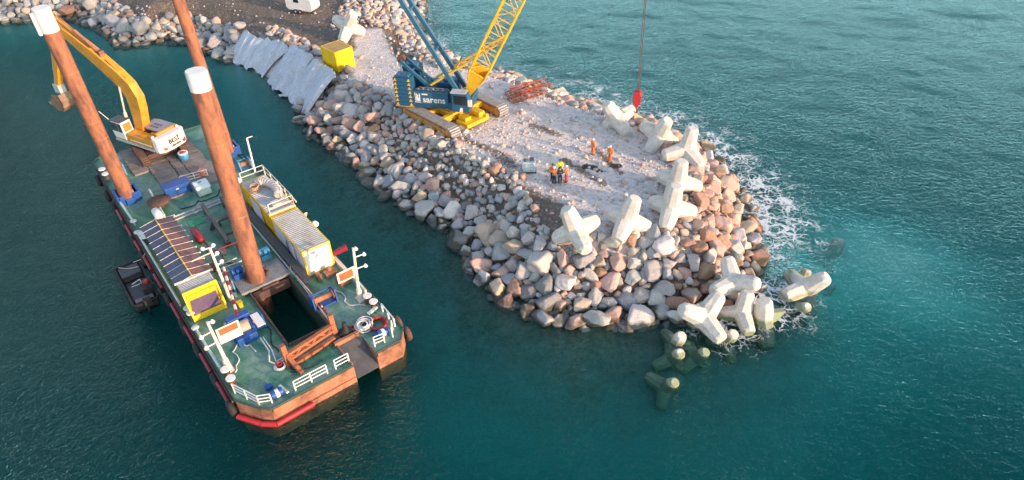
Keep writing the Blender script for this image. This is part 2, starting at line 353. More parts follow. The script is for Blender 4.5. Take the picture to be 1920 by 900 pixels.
# ------------------------------------------------------------------ water
def water_mat():
    m = bpy.data.materials.new('sea_water'); m.use_nodes = True; nt = m.node_tree; nt.nodes.clear()
    out = N(nt, 'ShaderNodeOutputMaterial'); ge = N(nt, 'ShaderNodeNewGeometry')
    rough = N(nt, 'ShaderNodeAttribute', attribute_name='sea').outputs['Fac']; foam = N(nt, 'ShaderNodeAttribute', attribute_name='foam').outputs['Fac']
    def wav(ang, sx, sy, scale, det, dist=0., src=None):
        mp = N(nt, 'ShaderNodeMapping'); mp.inputs['Rotation'].default_value = (0, 0, R(ang)); mp.inputs['Scale'].default_value = (sx, sy, 1)
        nt.links.new(ge.outputs['Position'], mp.inputs[0]); n = N(nt, 'ShaderNodeTexNoise', Scale=scale, Detail=det, Roughness=.62, Distortion=dist); nt.links.new(mp.outputs[0], n.inputs['Vector']); return n.outputs['Fac']
    sharp = lambda x: mth(nt, 'SUBTRACT', 1., mth(nt, 'ABSOLUTE', mth(nt, 'SUBTRACT', mth(nt, 'MULTIPLY', x, 2.), 1.)))
    w1 = wav(30, .42, 1., .4, 3, .8); w2 = wav(36, .55, 1., 1.1, 3, .5); w3 = wav(-25, .6, 1., 2.6, 3, .3); w4 = wav(45, .5, 1., 4.5, 3)
    A_ = lambda *t: t[0] if len(t) == 1 else mth(nt, 'ADD', t[0], A_(*t[1:]))
    M_ = lambda x, k: mth(nt, 'MULTIPLY', x, k)
    seaH = A_(M_(sharp(w1), .055), M_(sharp(w2), .14), M_(sharp(wav(20, .5, 1., 2.1, 3, .5)), .13), M_(sharp(wav(50, .55, 1., 3.6, 3, .3)), .09), M_(sharp(wav(5, .6, 1., 6., 2)), .045))
    lagH = mth(nt, 'ADD', mth(nt, 'MULTIPLY', sharp(w3), .22), mth(nt, 'ADD', mth(nt, 'MULTIPLY', sharp(wav(40, .45, 1., 3.4, 3)), .15), mth(nt, 'MULTIPLY', wav(20, .4, 1., .8, 3), .3)))
    hmix = N(nt, 'ShaderNodeMix'); hmix.data_type = 'FLOAT'; nt.links.new(rough, hmix.inputs[0]); nt.links.new(mth(nt, 'MULTIPLY', lagH, 1.5), hmix.inputs[2]); nt.links.new(seaH, hmix.inputs[3])
    bp = N(nt, 'ShaderNodeBump', Strength=1., Distance=.52); nt.links.new(hmix.outputs[0], bp.inputs['Height'])
    fr = N(nt, 'ShaderNodeFresnel', IOR=1.2); nt.links.new(bp.outputs[0], fr.inputs['Normal'])
    gl = N(nt, 'ShaderNodeBsdfGlossy', Roughness=.05, Color=(.4, .74, .8, 1)); nt.links.new(bp.outputs[0], gl.inputs['Normal'])
    tr = N(nt, 'ShaderNodeBsdfTransparent'); s1 = N(nt, 'ShaderNodeMixShader')
    nt.links.new(fr.outputs[0], s1.inputs[0]); nt.links.new(tr.outputs[0], s1.inputs[1]); nt.links.new(gl.outputs[0], s1.inputs[2])
    # foam: torn web of froth
    dn = N(nt, 'ShaderNodeTexNoise', Scale=.9, Detail=4); nt.links.new(ge.outputs['Position'], dn.inputs['Vector'])
    vm = N(nt, 'ShaderNodeVectorMath', operation='MULTIPLY_ADD'); nt.links.new(dn.outputs['Color'], vm.inputs[0]); vm.inputs[1].default_value = (1.6, 1.6, 0); nt.links.new(ge.outputs['Position'], vm.inputs[2])
    def web(scale, w):
        v = N(nt, 'ShaderNodeTexVoronoi', Scale=scale, feature='DISTANCE_TO_EDGE'); nt.links.new(vm.outputs[0], v.inputs['Vector'])
        return ramp(nt, [(0., 1.), (w, 0.)], v.outputs['Distance']).outputs[0]
    wb = mth(nt, 'MAXIMUM', web(.6, .07), web(1.5, .10))
    n5 = N(nt, 'ShaderNodeTexNoise', Scale=.5, Detail=5, Roughness=.7); nt.links.new(ge.outputs['Position'], n5.inputs['Vector'])
    n6 = N(nt, 'ShaderNodeTexNoise', Scale=5., Detail=5, Roughness=.7); nt.links.new(ge.outputs['Position'], n6.inputs['Vector'])
    f = mth(nt, 'MULTIPLY', foam, mth(nt, 'ADD', wb, mth(nt, 'MULTIPLY', n6.outputs['Fac'], .45)))
    f = mth(nt, 'MULTIPLY', f, ramp(nt, [(.36, .15), (.6, 1.3)], n5.outputs['Fac']).outputs[0])
    fm = ramp(nt, [(.34, 0.), (1.05, .9)], f).outputs[0]
    df = N(nt, 'ShaderNodeBsdfDiffuse', Color=(.72, .76, .78, 1)); s2 = N(nt, 'ShaderNodeMixShader')
    nt.links.new(fm, s2.inputs[0]); nt.links.new(s1.outputs[0], s2.inputs[1]); nt.links.new(df.outputs[0], s2.inputs[2])
    va = N(nt, 'ShaderNodeVolumeAbsorption', Color=WCOL, Density=WDEN)
    nt.links.new(s2.outputs[0], out.inputs[0]); nt.links.new(va.outputs[0], out.inputs[1])
    return m
WCOL = (.0, .792, .782, 1); WDEN = .32
xs = axis(-156, -60, 70, 116, .7, 4.); ys = axis(4, 24, 120, 226, .7, 4.)
X, Y = np.meshgrid(xs, ys, indexing='ij'); D = sdist(X, Y)
sea = np.clip(((X+8)*.55+(Y-72)*.2+((X-10)*.8+(Y-40)*.1)*0)/8+.2, 0, 1)
sea = np.clip((X*.9+Y*.42-38)/10, 0, 1)
sea = np.where((Y < 44), np.clip((X-12)/12, 0, 1), sea)
sea = np.maximum(sea, np.clip((X+13)/2, 0, 1)*np.clip((Y-74)/4, 0, 1))
th = R(58)
def wrot(a, sx, sy, k): return vnoise((X*math.cos(a)+Y*math.sin(a))+200, (-X*math.sin(a)+Y*math.cos(a))*sx+200, sy, k)
Zw = .06*sea*(.42*(wrot(th, .45, 4.2, 1)-.5)+.28*(wrot(th+.35, .5, 2.3, 2)-.5)+.2*(wrot(th-.4, .6, 1.5, 5)-.5))
Zw *= np.clip(-D/3, .0, 1)
water = rect_mesh('sea_water', xs, ys, Zw, water_mat())
# close it into a body of water
import bmesh
bm = bmesh.new(); bm.from_mesh(water.data)
be = [e for e in bm.edges if e.is_boundary]
r_ = bmesh.ops.extrude_edge_only(bm, edges=be)
nv = [v for v in r_['geom'] if isinstance(v, bmesh.types.BMVert)]
for v in nv: v.co.z = -9
bmesh.ops.edgeloop_fill(bm, edges=[e for e in r_['geom'] if isinstance(e, bmesh.types.BMEdge)])
bmesh.ops.recalc_face_normals(bm, faces=bm.faces); bm.to_mesh(water.data); bm.free()
struct(water)
vs = np.empty(len(water.data.vertices)*3); water.data.vertices.foreach_get('co', vs); vs = vs.reshape(-1, 3)
wx, wy = vs[:, 0], vs[:, 1]; wd = -sdist(wx, wy)
ws = np.clip((wx*.9+wy*.42-38)/10, 0, 1); ws = np.where(wy < 44, np.clip((wx-12)/12, 0, 1), ws)
ws = np.maximum(ws, np.clip((wx+13)/2, 0, 1)*np.clip((wy-74)/4, 0, 1))
fo = np.exp(-np.clip(wd, 0, 99)/3.0)*1.05
side = np.clip((wx*.95+wy*.35-36)/5, 0, 1)*(wy > 40)+((wy <= 44) & (wx > 11))*np.clip((wx-11)/5, 0, 1)*.9
side = np.clip(side+.55*np.clip((wx+14)/2, 0, 1)*np.clip((wy-76)/4, 0, 1), 0, 1)
near = np.exp(-((wx-20.5)**2+(wy-40.5)**2)/18)*.85+np.exp(-((wx-24)**2+(wy-53)**2)/22)*.8+np.exp(-((wx-15)**2+(wy-37.5)**2)/10)*.45
fo = fo*side*1.25+near*np.exp(-np.clip(wd, 0, 99)/9)
fo += .42*np.exp(-np.clip(wd-3, 0, 99)/5)*side*(wy > 46)
fattr(water, 'sea', ws*.999); fattr(water, 'foam', fo)

# ------------------------------------------------------------------ rocks
def ico(sub):
    b = bmesh.new(); bmesh.ops.create_icosphere(b, subdivisions=sub, radius=1); b.verts.ensure_lookup_table()
    v = np.array([x.co[:] for x in b.verts]); f = np.array([[q.index for q in p.verts] for p in b.faces]); b.free(); return v, f
def rock_shape(base, seed, k=12, sharp=3.0):
    g = np.random.default_rng(seed); nrm = g.normal(size=(k, 3)); nrm /= np.linalg.norm(nrm, axis=1)[:, None]; d = g.uniform(.62, .95, k)
    c = base@nrm.T; t = np.where(c > .05, d/np.maximum(c, .05), 9.)
    kk = 13*sharp
    r = -np.log(np.exp(-kk*np.minimum(t, 3)).sum(1))/kk
    r = np.clip(r, .4, 1.3)
    for q in range(3):
        w = g.normal(size=3)*3.0; r = r*(1+.022*np.sin(base@w*2+g.uniform(0, 6)))
    v = base*r[:, None]; s = g.uniform(.84, 1.18, 3); s[2] *= .88
    return v*s
def fast_mesh(name, V, Fc, mats, smooth=True):
    me = bpy.data.meshes.new(name); me.vertices.add(len(V)); me.vertices.foreach_set('co', np.asarray(V, np.float32).ravel())
    k = Fc.shape[1]; me.loops.add(Fc.size); me.loops.foreach_set('vertex_index', Fc.ravel().astype(np.int32)); me.polygons.add(len(Fc))
    me.polygons.foreach_set('loop_start', np.arange(0, Fc.size, k).astype(np.int32)); me.polygons.foreach_set('use_smooth', [smooth]*len(Fc))
    me.update(); me.materials.append(mats); return me
ico3 = ico(4); ico2 = ico(3); ico1 = ico(2)
SHAPES = [rock_shape(ico3[0], 100+i) for i in range(18)]
ROCK_ME = [fast_mesh('boulder', s, ico3[1], ROCK) for s in SHAPES]
SH2 = [rock_shape(ico2[0], 300+i, 14) for i in range(12)]
SH1 = [rock_shape(ico1[0], 500+i, 12) for i in range(10)]
TONES = [('blue-grey', (.34, .36, .38)), ('grey', (.42, .41, .39)), ('pale grey', (.56, .53, .5)), ('pink', (.56, .37, .31)), ('tan', (.5, .41, .32)), ('rusty brown', (.38, .23, .16)), ('dark grey', (.22, .22, .22))]
rocks = []          # x, y, z, r
grid = {}
def far_enough(x, y, r, k):
    gx, gy = int(x//2), int(y//2)
    for i in range(gx-1, gx+2):
        for j in range(gy-1, gy+2):
            for (a, b, c) in grid.get((i, j), ()):
                if (a-x)**2+(b-y)**2 < (k*(r+c))**2: return False
    return True
TETS = [('t1',[5.254,45.811,4.5],[.751,.357,-.278,.482]),('t2',[9.642,47.155,4.35],[.511,-.26,-.796,.195]),('t3',[13.696,48.791,4.25],[.444,-.263,-.839,.174]),
 ('t4',[15.003,52.645,4.3],[.451,-.3,-.83,.137]),('t5',[17.04,58.248,4.2],[.305,-.351,-.159,.871]),('t6',[15.052,61.677,3.958],[.566,-.21,-.793,.08]),
 ('t7',[11.449,65.487,3.9],[.694,.346,-.382,.502]),('t8',[-20.843,92.809,4.75],[-.6,.019,.788,-.139]),('t9',[17.276,41.419,1.95],[-.852,.211,.478,-.028]),
 ('t10',[14.349,38.549,1.1],[.596,.257,-.531,.544]),('t11',[17.619,39.405,.55],[-.46,.448,-.05,-.765]),('t12',[19.392,39.326,-.245],[-.806,-.419,.268,-.32]),
 ('t13',[23.6,42.5,-.1],[.749,-.2,.403,.487]),('t14',[28.592,48.86,-2.5],[.538,-.38,.118,.743])]
clear = [(-20.8, 92.8, 2.2), (-21, 85.5, 3.2)]
GEO = lambda x, y: (x < -19.) & (y < 97) & (x > -39.5) & (y > 78.3)
def scatter(r0, r1, n, zone, k=.82, lift=.2):
    pts = nrng.uniform([ -88, 36], [26, 122], size=(n, 2)); rr = nrng.uniform(r0, r1, n); d = sdist(pts[:, 0], pts[:, 1]); z = hgt(pts[:, 0], pts[:, 1])
    for (x, y), r, dd, h in zip(pts, rr, d, z):
        if not zone(x, y, dd): continue
        if any((x-a)**2+(y-b)**2 < c*c for a, b, c in clear): continue
        if not far_enough(x, y, r, k): continue
        rocks.append((x, y, max(h, -2.5)+lift*r, r)); grid.setdefault((int(x//2), int(y//2)), []).append((x, y, r))
def segd(x, y, a, b):
    ex, ey = b.x-a.x, b.y-a.y; t = min(max(((x-a.x)*ex+(y-a.y)*ey)/(ex*ex+ey*ey), 0), 1); return math.hypot(x-a.x-t*ex, y-a.y-t*ey)
MUDW = [(P(*a, 3.), P(*b, 3.), w) for a, b, w in MUD]
def mud(x, y): return any(segd(x, y, a, b) < w*1.0 for a, b, w in MUDW)
def main_zone(x, y): return y < 89 and not GEO(x, y) and x > -25 and not (x < -14 and y > 78.3)
def wid(x, y):
    if x > 12 and y > 44: return 5.4
    if y < 47: return 6.2
    if y < 56: return 5.2
    return 6.4
def zA(x, y, d): return main_zone(x, y) and -.75 < d < wid(x, y) and not (x > -8 and y > 66 and d > 4.2) and not mud(x, y)
def zUp(x, y, d): return main_zone(x, y) and 3. < d < wid(x, y)+1.1 and not (x > -8 and y > 66 and d > 5)
def zNE(x, y, d): return x > -22 and 70 < y < 122 and -.8 < d < 4.6 and (x > -6 or y > 88)
def zNW(x, y, d): return -24 < x < -14 and y > 97 and d > 4.5
def zFar(x, y, d): return x < -38 and y > 92 and -.9 < d < 4.2
def zRow(x, y, d): return GEO(x, y) and 4.4 < d < 6.4
def zCorner(x, y, d): return -26 < x < -14 and 66 < y < 80 and -.8 < d < 6
def zSub(x, y, d): return x > -8 and y < 70 and -2.6 < d < -.7
scatter(1.0, 1.35, 900, lambda x, y, d: x < -40 and y > 92 and -.5 < d < 2.5, .75, .45)
scatter(.8, 1.0, 5000, lambda x, y, d: zA(x, y, d) and d < 3.6 and y < 62 and x < 12.5 and rnd.random() < .4, .76, .5)
scatter(.64, .82, 26000, lambda x, y, d: (zA(x, y, d) and d < 5. and (x < 13 or rnd.random() < .3)) or zFar(x, y, d) or zNE(x, y, d) and d < 3.6 or zCorner(x, y, d) and d < 5 and rnd.random() < .3, .74, .5)
scatter(.46, .62, 34000, lambda x, y, d: zA(x, y, d) or zFar(x, y, d) or zNE(x, y, d) or (zRow(x, y, d) and rnd.random() < .5) or zCorner(x, y, d) and rnd.random() < .4, .74, .45)
scatter(.28, .42, 60000, lambda x, y, d: zA(x, y, d) or zUp(x, y, d) and rnd.random() < .6 or zFar(x, y, d) or zNE(x, y, d) or zCorner(x, y, d) or (zRow(x, y, d) and rnd.random() < .3) or zNW(x, y, d) and rnd.random() < .4, .66, .5)
scatter(.17, .27, 50000, lambda x, y, d: zA(x, y, d) and d > 1.2 or zUp(x, y, d) and rnd.random() < .6 or zCorner(x, y, d) or zNW(x, y, d) and rnd.random() < .5, .8, .2)
def score(r):
    x, y, w = PX(r[:3])
    if not (-20 < x < 1940 and -20 < y < 920) or r[2]+r[3] < .25: return 0
    return r[3]/w
rocks.sort(key=score, reverse=True)
def tone(x, y, g):
    u = g.random(); far = x < -38
    if far: w = [.15, .4, .05, .02, .13, .05, .2]
    elif x > 13: w = [.04, .08, .1, .28, .17, .28, .05]  # seaward side: orange sunlight put into the rock colours as warmer tones
    else: w = [.17, .26, .22, .17, .11, .03, .04]
    for i, a in enumerate(w):
        u -= a
        if u <= 0: return i
    return 1
def zone_txt(x, y, d):
    if x < -38: return ('on the far shore behind the excavator', 'boulders along the far shore')
    if GEO(x, y): return ('in the row above the white fabric sheets', 'boulders in the row above the white fabric')
    if y > 66 and x > -8 or y > 80: return ('on the seaward edge beside the crane and red frames', 'boulders on the seaward edge behind the crane')
    w = 'at the waterline' if d < 2.2 else 'high on the slope'
    if x > 15: return (w+' of the seaward end of the jetty', 'boulders on the seaward end of the jetty')
    if y < 47: return (w+' of the rounded jetty tip', 'boulders on the rounded jetty tip')
    if y < 64: return (w+' of the jetty side facing the barge', 'boulders on the jetty side facing the barge')
    return (w+' between the white fabric and the crane', 'boulders between the white fabric and the crane')
grr = random.Random(3); indiv = 0; rest = []
for (x, y, z, r) in rocks:
    ti = tone(x, y, grr); c = TONES[ti][1]; j = grr.uniform(.85, 1.18); c = tuple(min(1, q*j*grr.uniform(.96, 1.04)) for q in c)
    if indiv < 292 and score((x, y, z, r)) > 0:
        me = ROCK_ME[grr.randrange(len(ROCK_ME))]
        o = bpy.data.objects.new('boulder', me); col.objects.link(o)
        o.location = (x, y, z); o.rotation_euler = (grr.uniform(-.5, .5), grr.uniform(-.5, .5), grr.uniform(0, 6.28)); o.scale = (r*1.12, r*1.12, r*1.05)
        o.color = (*c, 1)
        d = float(sdist(np.array([x]), np.array([y]))[0]); zt, gp = zone_txt(x, y, d)
        sz = 'large' if r > .86 else 'medium-sized' if r > .66 else 'small'
        tag(o, '%s %s boulder %s' % (sz, TONES[ti][0], zt), 'boulder', gp); indiv += 1
    else: rest.append((x, y, z, r, c))
def merged(items, shapes, faces, name, mat, g):
    V = []; Fc = []; C = []; b = 0
    for (x, y, z, r, c) in items:
        s = shapes[g.randrange(len(shapes))]; q = (Matrix.Rotation(g.uniform(0, 6.28), 3, 'Z') @ Matrix.Rotation(g.uniform(-.6, .6), 3, 'X'))
        V.append(s@np.array(q).T*r*1.12+np.array([x, y, z])); Fc.append(faces+b); b += len(s); C.append(np.tile([*c, 1.], (len(s), 1)))
    me = fast_mesh(name, np.concatenate(V), np.concatenate(Fc), mat); a = me.color_attributes.new('rcol', 'FLOAT_COLOR', 'POINT'); a.data.foreach_set('color', np.concatenate(C).astype(np.float32).ravel())
    o = bpy.data.objects.new(name, me); col.objects.link(o); return o
tag(merged(rest, SH2, ico2[1], 'rubble', ROCKS, grr), 'mixed grey and pink smaller rocks packed between the boulders of the jetty', 'rubble', kind='stuff')
# small stones over the crest
st = []
pts = nrng.uniform([-60, 42], [22, 112], size=(70000, 2)); d = sdist(pts[:, 0], pts[:, 1]); z = hgt(pts[:, 0], pts[:, 1])
dens = vnoise(pts[:, 0], pts[:, 1], 4.5, 9)
for (x, y), dd, h, dn in zip(pts, d, z, dens):
    if dd < 3.5 or len(st) > 11000: continue
    edge = math.exp(-abs(dd-7)/2.5)
    if (x < -14 and y > 80+(-14-x)*.1 and (x+21)*.62+(y-84)*.78 > -1): 
        if grr.random() > .018: continue
    elif grr.random() > .07+.34*edge*dn+(.05 if y < 75 else 0): continue
    if mud(x, y) and grr.random() > .2: continue
    if (x+21)**2+(y-85.5)**2 < 5: continue
    r = grr.uniform(.05, .14) if grr.random() < .85 else grr.uniform(.14, .26)
    if y > 80: r *= 1.1
    c = TONES[grr.choice([1, 2, 2, 2, 3, 4])][1]; j = grr.uniform(.9, 1.25); st.append((x, y, h+r*.2, r, tuple(q*j for q in c)))
tag(merged(st, SH1, ico1[1], 'stones', ROCKS, grr), 'loose pale stones scattered over the gravel top of the jetty', 'stones', kind='stuff')

# ------------------------------------------------------------------ tetrapods
def tetra_mesh():
    mb = MB()
    for d in ((1,1,1),(1,-1,-1),(-1,1,-1),(-1,-1,1)):
        d = Vector(d).normalized(); u = d.orthogonal().normalized(); w = d.cross(u); prof = [(0, .80), (.7, .76), (1.98, .60), (2.2, .45)]; vs = []; n = 8
        for z, r in prof:
            for i in range(n): t = 2*math.pi*i/n; vs.append(d*z+u*(r*math.cos(t))+w*(r*math.sin(t)))
        mb.add(vs, [(k*n+i, k*n+(i+1) % n, (k+1)*n+(i+1) % n, (k+1)*n+i) for k in range(3) for i in range(n)]+[tuple(range(n))[::-1], tuple(range(3*n, 4*n))])
    o = mb.build('tetrapod', CONC)
    r = o.modifiers.new('r', 'REMESH'); r.mode = 'VOXEL'; r.voxel_size = .045
    s = o.modifiers.new('s', 'SMOOTH'); s.iterations = 2; s.factor = .4
    me = baked(o); bpy.data.objects.remove(o); me.materials.clear(); me.materials.append(CONC)
    import bmesh as bmm
    b = bmm.new(); b.from_mesh(me); bmm.ops.dissolve_limit(b, angle_limit=R(7), verts=b.verts, edges=b.edges); b.to_mesh(me); b.free()
    me.polygons.foreach_set('use_smooth', [False]*len(me.polygons)); return me
TM = tetra_mesh()
TL = {'t1': 'white concrete tetrapod nearest the mud patch, leftmost of the front row', 't2': 'white concrete tetrapod standing alone in the middle of the front row',
 't3': 'white concrete tetrapod at the front row\'s seaward end, touching the one behind it', 't4': 'white concrete tetrapod squeezed behind the front row on the seaward edge', 't5': 'white concrete tetrapod with stubby arms in the middle of the seaward edge',
 't6': 'white concrete tetrapod on the seaward edge, second from the hanging red hook', 't7': 'white concrete tetrapod on the crest right beside the hanging red hook', 't8': 'white concrete tetrapod on dark soil behind the yellow container',
 't9': 'white concrete tetrapod leaning on dark boulders at the corner, topmost of those in the water', 't10': 'large white concrete tetrapod lying in water with green algae under its left arm', 't11': 'tilted tetrapod wedged beside the algae-edged one, one arm in sunlight',
 't12': 'single tan concrete arm poking out of the foam right of the corner', 't13': 'outermost tetrapod breaking the surface amid foam', 't14': 'turquoise-looking tetrapod fully under clear water, farthest out'}
def put_tet(c, q, label, grp='concrete tetrapods protecting the jetty', s=1.):
    o = bpy.data.objects.new('tetrapod', TM); col.objects.link(o); o.rotation_mode = 'QUATERNION'; o.rotation_quaternion = Quaternion(q); o.location = c; o.scale = (s, s, s)
    tag(o, label, 'tetrapod', grp); return o
TM2 = TM.copy(); TM2.materials.clear(); TM2.materials.append(CONC2)
for n, c, q in TETS:
    o = put_tet(c, q, TL[n], s={'t8': 1.15, 't9': .98, 't11': .9, 't10': 1.04}.get(n, 1.06))
    if n in ('t13', 't14'): o.data = TM2
def q_with_leg(dirv, spin):      # one leg along dirv
    a = Vector((1, 1, 1)).normalized().rotation_difference(Vector(dirv).normalized()); return Quaternion(Vector(dirv).normalized(), spin) @ a
for (x, y), zt, dv, sp, lab in (((1277, 630), 1.1, (.1, -.35, 1), .4, 'short rounded concrete arm sticking up left of the algae-edged tetrapod'),
    ((1375, 626), .9, (.15, -.3, 1), 1.2, 'pale block-like concrete arm touching the right end of the algae-edged tetrapod'),
    ((1275, 663), .5, (.25, -.45, .9), 2., 'small tilted yellowish concrete arm tip below the rounded one'),
    ((1322, 661), .3, (.35, -.4, .9), .3, 'low mossy concrete arm tip barely above water'),
    ((1264, 718), .36, (.3, -.5, .9), 1., 'small moss-covered arm tip farthest out in the open water'),
    ((1513, 576), .6, (.3, -.6, .8), 1.9, 'yellow-stained concrete arm tip under the outermost tetrapod'),
    ((1462, 532), -.35, (-.5, .2, .8), 1.4, 'pale tetrapod arm just under water left of the outermost tetrapod'),
    ((1512, 508), .5, (.3, .4, .9), 2.5, 'pinkish round arm tip behind the outermost tetrapod'),
    ((1560, 535), -1.5, (.6, .1, .7), .2, 'blurred turquoise tetrapod deep under water right of the outermost one')):
    dv = Vector(dv).normalized(); tip = P(x, y, zt-.25); o = put_tet(tip-dv*1.42, q_with_leg(dv, sp), lab, 'partly drowned concrete tetrapods', .72)
    if x > 1400 and (x, y) != (1513, 576): o.data = TM2
# ------------------------------------------------------------------ white fabric sheets on the slope
def hz(x, y): return float(hgt(np.array([x]), np.array([y]))[0])
SL = [Vector(p) for p in ((-39.6, 96.4), (-37.9, 94.6), (-32.5, 89), (-24.6, 78.6), (-23.4, 74.6))]
def along(t):
    L = [(b-a).length for a, b in zip(SL, SL[1:])]; s = t*sum(L)
    for a, b, l in zip(SL, SL[1:], L):
        if s <= l: return a.lerp(b, s/l)
        s -= l
    return SL[-1]
gd = Vector((.78, .62))
LABG = ['white fabric sheet farthest up the slope, nearest the dark far shore', 'white wrinkled fabric sheet second from the far shore, beside the dark gap', 'widest white fabric sheet in the middle of the row hanging into the water', 'white fabric sheet right of the widest one, deeply creased', 'last white fabric sheet at the boulder end of the row']
for k, (t0, t1, lo, hi) in enumerate(((.0, .2, -.5, 3.3), (.205, .415, -.3, 3.9), (.435, .66, -.7, 4.6), (.645, .86, -.8, 4.6), (.835, .93, -.3, 4.6))):
    seed = k*3.7
    def fn(u, v):
        fan = 1+.10*(v-.5); t = t0+(t1-t0)*(.5+(u-.5)*fan)+.018*math.sin(v*3.2+seed); t = min(max(t, 0), 1); b = along(t)
        jag = .45*math.sin(u*7+seed)+.25*math.sin(u*15+seed*2)
        s = lo+(hi-lo)*v+jag*(.5 if v < .5 else .25)*abs(v-.5)*2
        p = b+gd*s; z = max(min(3.0, .72*s-.1), -.5)
        s_al = t*26+.42*s; N1 = lambda a_, b_, sc_, k_: float(vnoise(np.array([a_+50.]), np.array([b_+50.]), sc_, k_)[0])-.5
        ph_ = s_al*2.9+2.6*N1(s_al, s*.25, 1.3, k)+1.5*N1(s_al, s*.6, .5, k+2); wr = .26*(math.sin(ph_)*.5+.25*math.sin(ph_*2.3+1))*(.55+.9*(N1(s_al, s*.3, 1.1, k+5)+.5))+.5*N1(s_al, s*.3, 1.9, k+7)
        edge = min(u, 1-u, .1)/.1
        return (p.x, p.y, z+.36+.35*math.sin(math.pi*min(1, v*1.1))*(1-(2*u-1)**4)+wr*(.65+.5*(1-v))*edge+.16*edge+.03*k)
    mb = MB(); mb.grid(fn, 120, 24)
    o = mb.build('fabric_sheet', FABRIC, thick=.03); tag(o, LABG[k], 'fabric sheet', 'white fabric sheets over the slope')
# ------------------------------------------------------------------ yellow container
def frame_at(x, y, z, ang): return Matrix.Translation((x, y, z)) @ Matrix.Rotation(R(ang), 4, 'Z')
A_, B_, C_, D_ = P(604, 85, 5.5), P(637, 72, 5.5), P(660, 87, 5.5), P(627, 99, 5.5)
ang = math.degrees(math.atan2((C_-D_).y, (C_-D_).x)); LX = (C_-D_).length; LY = (A_-D_).length*.97
fy = frame_at(D_.x, D_.y, 2.95, ang)
t = thing('yellow_container', 'bright yellow steel container standing on the gravel beside dark soil', 'container', (LX/2, LY/2, 0), fy)
hh_ = 2.55
mb = MB()
for (a, b2, c, d2) in ((.06, LX-.06, .06, .06), (.06, LX-.06, LY-.06, LY-.06)):
    pass
def corr_wall(mb, p0, p1, z0, z1, n, dep):        # corrugated wall between two plan points
    p0 = Vector(p0); p1 = Vector(p1); d = (p1-p0); nn = Vector((-d.y, d.x)).normalized(); pts = []
    for i in range(n):
        for f, o in ((0, 0), (.3, 0), (.45, dep), (.8, dep), (.95, 0)): q = p0+d*((i+f)/n)+nn*o; pts.append((q.x, q.y))
    pts.append((p1.x, p1.y)); vs = [(x, y, z0) for x, y in pts]+[(x, y, z1) for x, y in pts]; k = len(pts)
    mb.add(vs, [(i, i+1, k+i+1, k+i) for i in range(k-1)])
corr_wall(mb, (0.04, LY-.05), (0.04, .05), .1, hh_-.1, 9, .035); corr_wall(mb, (LX-.04, .05), (LX-.04, LY-.05), .1, hh_-.1, 9, .035); corr_wall(mb, (.05, LY-.04), (LX-.05, LY-.04), .1, hh_-.1, 8, .03)
mb.build('wall', YELLOWB, t)
MB().box(.03, LX-.03, .03, LY-.03, hh_-.06, hh_+.0).build('roof', YELSHADED, t)
mb = MB()
for x in (0, LX-.12):
    for y in (0, LY-.12): mb.box(x, x+.12, y, y+.12, 0, hh_+.02)
for z in (0, hh_-.11):
    mb.box(.12, LX-.12, .0, .1, z, z+.12); mb.box(.12, LX-.12, LY-.1, LY, z, z+.12); mb.box(.0, .1, .12, LY-.12, z, z+.12); mb.box(LX-.1, LX, .12, LY-.12, z, z+.12)
mb.build('frame', YELLOWB, t)
for k in (0, 1):
    x0 = .12+k*(LX-.24)/2; d_ = MB().box(x0+.01, x0+(LX-.24)/2-.01, .03, .08, .13, hh_-.13).build('door', YELLOWB, t)
    h_ = MB()
    for xx in (x0+.35, x0+(LX-.24)/2-.35): h_.tube((xx, .0, .2), (xx, .0, hh_-.2), .02, n=6)
    h_.build('lock_bar', YELLOWB, d_)
# ------------------------------------------------------------------ white trailer
a = P(553, 27, 3.1); b2 = P(583, 31, 3.1); angt = math.degrees(math.atan2((b2-a).y, (b2-a).x)); ft = frame_at(a.x, a.y, hz(a.x, a.y)+.05, angt)
t = thing('box_trailer', 'white enclosed box trailer with twin wheels parked on dark soil', 'trailer', (1.6, 1, 0), ft)
prof = [(-.9, .45), (2.9, .45), (3.3, .9), (3.3, 2.1), (2.8, 2.6), (-.9, 2.6), (-1.3, 2.1), (-1.3, .8)]
mb = MB(); mb.prism([(x, 0, z) for x, z in prof], (0, 2.0, 0)); mb.build('body', WHITE, t, bevel=.06)
for x in (.35, 1.15):
    for y in (-.05, 2.05):
        w = MB().lathe((x, y, .33), [(.2, -.11), (.33, -.1), (.33, .1), (.2, .11)], 16, 'y').build('wheel', BLACK, t); MB().lathe((x, y-.02 if y < 1 else y+.02, .33), [(.15, -.1), (.15, .1)], 12, 'y').build('rim', LGREY, w)
MB().box(-.1, 1.6, -.08, .0, .66, .74).build('mudguard', WHITE, t)
MB().box(.2, 1.1, -.012, -.002, 1.6, 2.1).build('window', GLASS, t)
mb = MB(); mb.beam((3.2, .6, .45), (4.4, 1, .45), .08, .08); mb.beam((3.2, 1.4, .45), (4.4, 1, .45), .08, .08); mb.build('drawbar', GREY, t)

